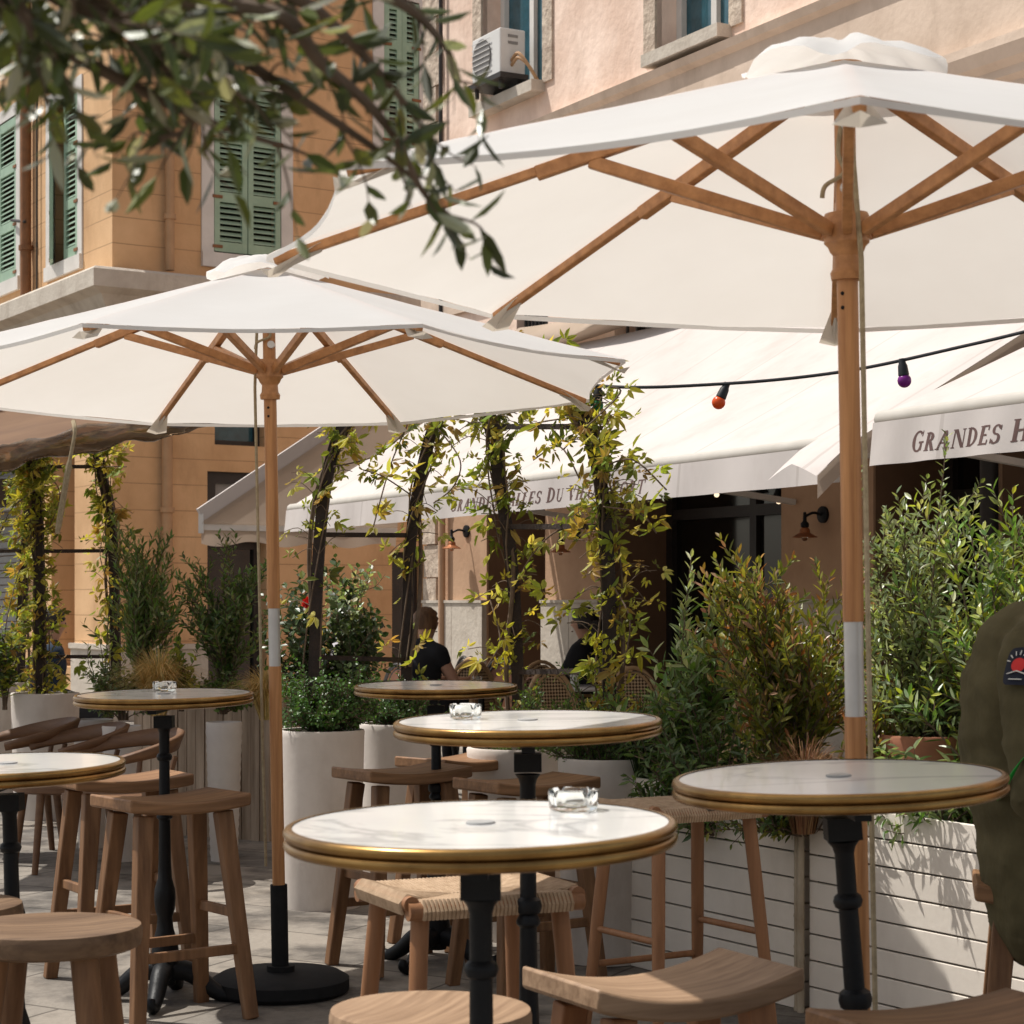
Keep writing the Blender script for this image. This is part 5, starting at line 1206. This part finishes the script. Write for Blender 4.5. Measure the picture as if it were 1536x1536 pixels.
def person(label, loc, rz, seat=.46, top='black_cloth', legs='trousers', hair='hair_dark', sleeve=True, longhair=False, lean=.05, head_turn=0, bulk=1.0, arms='table', hfwd=0, back=0):
    hl = lean+hfwd
    t = thing('person', label, 'person', loc, (0,0,rz))
    s = seat; k = bulk                                   # faces local -y, sits with hips above the origin
    sl = .82 if sleeve else 1; bk = back; pel = (0,.0,s+.10,.15*k*sl,.12*k*sl); ab = (0,.01+bk*.6,s+.26,.135*k*sl,.105*k*sl); che = (0,-lean*.4+bk,s+.43,.155*k*sl,.115*k*sl); sh = (0,-lean*.7+bk,s+.54,.10*k*sl,.085*k*sl); nk = (0,-lean*.9-hfwd*.45,s+.615,.052,.052)
    hd0 = (0,-hl-.005,s+.67,.062,.068); hd1 = (0,-hl-.02,s+.745,.078,.092); hd2 = (0,-hl-.015,s+.82,.066,.078)
    body = [[pel, ab, che, sh, nk, hd0, hd1, hd2], [hd1, (0,-hl-.115,s+.735,.012)]]
    jack = [[(0,.0,s-.06,.165*k,.125*k), (0,.0,s+.03,.18*k,.142*k), (0,.01,s+.14,.18*k,.145*k), (0,.018+back*.6,s+.27,.172*k,.148*k), (0,-lean*.4+.012+back,s+.43,.182*k,.158*k), (0,-lean*.7+.01+back,s+.545,.118*k,.118*k), (0,-lean*.88-hfwd*.3,s+.60,.068,.066)]]
    tro = []
    for sx in (-1, 1):
        shd = (sx*(.17*k+(.025 if back else 0)), -lean*.7+back*1.6, s+.515); 
        if arms == 'table': el, wr = (sx*.24, -.10-lean, s+.27), (sx*.13, -.34-lean, s+.30)
        elif arms == 'lap': el, wr = (sx*.25, .02, s+.24), (sx*.12, -.22, s+.18)
        else: el, wr = (sx*.29*k, .06-lean*.3, s+.255), (sx*.21, -.21, s+.22)
        body.append([sh, shd+(.062,), tuple(a*.5+b*.5 for a, b in zip(shd, el))+(.05,), el+(.043,), tuple(a*.5+b*.5 for a, b in zip(el, wr))+(.038,), wr+(.024,)])
        dd = Vector(wr)-Vector(el); body += hand_chains(wr, dd, (sx,0,0), (0,0,1))
        jack.append([(0,-lean*.7,s+.545,.112*k,.098*k), shd+(.088*k,), tuple(a*.5+b*.5 for a, b in zip(shd, el))+(.078*k,), el+(.068*k,), tuple(a*.45+b*.55 for a, b in zip(el, wr))+(.056,), tuple(a*.1+b*.9 for a, b in zip(el, wr))+(.046,)] if sleeve else [(0,-lean*.7,s+.545,.112*k,.098*k), shd+(.075,), tuple(a*.75+b*.25 for a, b in zip(shd, el))+(.062,)])
        hip = (sx*.09, -.03, s+.08); kn = (sx*.13, -.44, s+.08); an = (sx*.12, -.36 if seat > .6 else -.40, max(.30 if seat > .6 else .08, s-.36)); to = (an[0], an[1]-.17, an[2]-.055)
        body.append([pel, hip+(.095,), tuple(a*.5+b*.5 for a, b in zip(hip, kn))+(.08,), kn+(.058,), tuple(a*.65+b*.35 for a, b in zip(kn, an))+(.054,), an+(.037,), (an[0], an[1]-.06, an[2]-.04, .038), to+(.026,)])
        tro.append([(0,0,s+.10,.16*k,.13*k), hip+(.108,), tuple(a*.5+b*.5 for a, b in zip(hip, kn))+(.094,), kn+(.074,), tuple(a*.65+b*.35 for a, b in zip(kn, an))+(.066,), tuple(a*.1+b*.9 for a, b in zip(kn, an))+(.05,)])
    b = put_mesh(skinmesh(body, .008 if seat > .6 else .010), 'body', 'skin', t); put_mesh(skinmesh(jack, .010 if seat > .6 else .016, .015 if seat > .6 else .006), 'jacket' if sleeve else 'top', top, t); put_mesh(skinmesh(tro, .017, .004), 'trousers', legs, t)
    mb = MB()
    def hf(a, bb):
        th = 2*PI*a; ph = bb*PI*.62; q = Vector((math.sin(ph)*math.sin(th)*.104, math.sin(ph)*math.cos(th)*.12+.014, math.cos(ph)*.132))
        if math.cos(th) < -.35 and bb > .5: q *= .86; q.z += .055*(bb-.5)*2
        q += Vector((0,0,0))*1; n_ = noise.noise(Vector((math.sin(th)*4, math.cos(th)*4, bb*7+s*9)))*.016*min(1, bb*4)
        return Vector((0,-hl-.012,s+.755))+q*(1+n_*4)
    mb.grid(hf, 28, 12); mb.build('hair', hair, t, smooth=80)
    if longhair:
        mb = MB(); pts = bez([(0,.085-hl,s+.77), (0,.105-hl,s+.68), (.0,.11-hl,s+.56), (.02,.115,s+.42), (.03,.12,s+.34)], 5)
        mb.tube(pts, [.075,.08,.082,.08,.078]+[.075-.05*max(0,i-8)/12 for i in range(len(pts)-5)], 12); mb.build('hair', hair, t, smooth=80)
    for sx in (-1, 1):
        mb = MB(); mb.sphere((sx*.03,-hl-.098,s+.755), .009, 8); mb.build('eye', 'eye', t)
        mb = MB(); mb.sphere((sx*.078,-hl-.01,s+.735), .026, 10, sq=(.35,.7,1)); mb.build('ear', 'skin', t)
        mb = MB(); mb.tube(bez([(an[0]*sx*(1 if sx > 0 else 1),an[1]+.03,an[2]-.03), (an[0]*sx,an[1]-.08,an[2]-.05), (an[0]*sx,an[1]-.19,an[2]-.055)], 4), [.045]*4+[.042]*4+[.03], 10); mb.build('shoe', 'black_cloth', t, smooth=60)
    mb = MB(); mb.sphere((0,-hl-.108,s+.685), .016, 10, sq=(1.3,.3,.3)); mb.build('mouth', 'leather', t)
    return t
kp = person('person seen from the side in khaki jacket with sleeve badge, cut by right edge', G(1578, 5.05), PI/2-.10, seat=.645, top='jacket', bulk=1.03, arms='lap2', lean=.0, hfwd=.11, back=.03)
def hx(u, v, Y): return W(u, v, Y)
# badge and strap on the khaki jacket
kp.scale = (1.12,1.12,1.12)
bpy.context.view_layer.update()
jk = [c for c in kp.children if c.name.startswith('jacket')][0]
def on_jacket(u, v, lift=.003):
    m = jk.matrix_world.inverted(); o_ = m @ Vector((0,0,EYE)); d = ((m @ W(u, v, 5))-o_).normalized()
    ok, p, n, _ = jk.data.shade_flat and jk.ray_cast(o_, d) if False else jk.ray_cast(o_, d)
    if not ok: return None, None
    return jk.matrix_world @ p+(jk.matrix_world.to_3x3() @ n).normalized()*lift, (jk.matrix_world.to_3x3() @ n).normalized()
bp_, bn_ = on_jacket(1531, 1002)
if bp_ is None: bp_, bn_ = W(1531, 1002, 4.8), Vector((-.3,-.9,.1))
wi = kp.matrix_world.inverted(); BC = wi @ bp_; BN = (wi.to_3x3() @ bn_).normalized(); BZ = Vector((0,0,1))-BN*BN.z; BZ.normalize(); BX = BZ.cross(BN)
def on(x, z, d): return BC+BX*x+BZ*z+BN*(d+.006)
def bd(a, b):
    th = 2*PI*a; return .036*b*(abs(math.cos(th))**.5)*math.copysign(1, math.cos(th)), .042*b*(abs(math.sin(th))**.5)*math.copysign(1, math.sin(th))
mb = MB(); mb.grid(lambda a, b: on(*bd(a,b), .002-.012*(bd(a,b)[0]/.036)**2), 32, 3); bg = mb.build('sleeve_badge', 'patch', kp, smooth=60)
mb = MB(); mb.grid(lambda a, b: on(.016*b*math.cos(2*PI*a), .002+.016*b*math.sin(2*PI*a), .0045-.002*b), 24, 2); mb.build('badge_sun', 'patch_red', bg)
mb = MB()
for k in range(7):
    a = PI*(.08+.84*k/6); mb.beam(on(.020*math.cos(a), .004+.020*math.sin(a), .004), on(.029*math.cos(a), .004+.031*math.sin(a), .001), .002, .002)
mb.beam(on(-.022,-.018,.002), on(.0,-.012,.005), .004, .002); mb.beam(on(.0,-.012,.005), on(.022,-.018,.002), .004, .002); mb.beam(on(-.014,-.030,.0035), on(.014,-.030,.0035), .006, .002)
mb.build('badge_ray', 'patch_white', bg, smooth=0)
gs = thing('green_strap', 'bright green looped strap beside the right table, touching the khaki jacket', 'strap', W(1515, 1175, 4.85))
pts = bez([(on_jacket(u_, v_, .012)[0] or W(u_, v_, 4.75)) for u_, v_ in ((1476,1196),(1500,1184),(1518,1168),(1536,1142),(1560,1115))], 8)
mb = MB(); mb.grid(lambda a, b: pts[int(round(a*(len(pts)-1)))]+Vector((.004*b,.012*b,-.026*b*math.sin(PI*min(1,a*1.2+.1)))), len(pts)-1, 3); mb.build('ribbon', 'green_strap', gs, True, thick=.002, smooth=80)
person('dark haired person in grey and black seated on the far terrace, back turned', G(886, 16.6), -PI*.62, seat=.46, top='black_cloth', hair='hair_dark', longhair=True, arms='table')
person('light brown haired person in black with bare arms behind the second trellis post', G(632, 16.4), PI*.75, seat=.46, top='black_cloth', hair='hair_fair', sleeve=False, arms='table')
person('person in dark navy clothes seated behind the far left trellis', G(68, 16.0), PI*.6, seat=.46, top='navy', hair='hair_dark', arms='lap')
person('person leaning over the table behind the boxwood, dark hair', G(508, 15.4), PI*.4, seat=.46, top='grey_cloth', hair='hair_dark', arms='table', sleeve=False)

# ================================================================== LIGHT, SKY, CAMERA
sd = Vector((-.94*math.cos(math.radians(62)), .34*math.cos(math.radians(62)), math.sin(math.radians(62))))
ld = bpy.data.lights.new('sun', 'SUN'); ld.energy = 5.0; ld.angle = math.radians(.5); ld.color = (1, .96, .895)
lo = bpy.data.objects.new('sun', ld); col.objects.link(lo); lo.rotation_euler = sd.to_track_quat('Z', 'Y').to_euler(); lo.location = (-6, 2, 12)
wd = bpy.data.worlds.new('World'); sc.world = wd; wd.use_nodes = True; nt = wd.node_tree; bgn = nt.nodes['Background']
sky = nt.nodes.new('ShaderNodeTexSky'); sky.sky_type = 'NISHITA'; sky.sun_disc = False; sky.sun_elevation = math.radians(62); sky.sun_rotation = math.atan2(sd.x, sd.y); sky.dust_density = 2.0
hs = nt.nodes.new('ShaderNodeHueSaturation'); hs.inputs['Saturation'].default_value = .5; nt.links.new(sky.outputs[0], hs.inputs['Color'])
mx_ = nt.nodes.new('ShaderNodeMixRGB'); mx_.blend_type = 'MULTIPLY'; mx_.inputs['Fac'].default_value = 1; mx_.inputs['Color2'].default_value = (1.04, 1.0, .94, 1); nt.links.new(hs.outputs[0], mx_.inputs['Color1'])
nt.links.new(mx_.outputs[0], bgn.inputs['Color']); bgn.inputs['Strength'].default_value = .13
cd = bpy.data.cameras.new('camera'); cam = bpy.data.objects.new('camera', cd); col.objects.link(cam)
cam.location = (0, 0, EYE); cam.rotation_euler = (PI/2, 0, 0); cd.sensor_width = 36; cd.sensor_fit = 'HORIZONTAL'; cd.lens = 36*F/1536; cd.shift_y = (V0-768)/1536
cd.clip_start = .05; cd.clip_end = 300
cd.dof.use_dof = True; cd.dof.focus_distance = 8.0; cd.dof.aperture_fstop = 11; cd.dof.aperture_blades = 7
sc.camera = cam
sc.view_settings.view_transform = 'Standard'; sc.view_settings.look = 'None'; sc.view_settings.exposure = 0; sc.view_settings.gamma = 1
sc.render.engine = 'CYCLES'; sc.cycles.use_denoising = True; sc.cycles.max_bounces = 8; sc.cycles.transparent_max_bounces = 8; sc.cycles.sample_clamp_indirect = 4
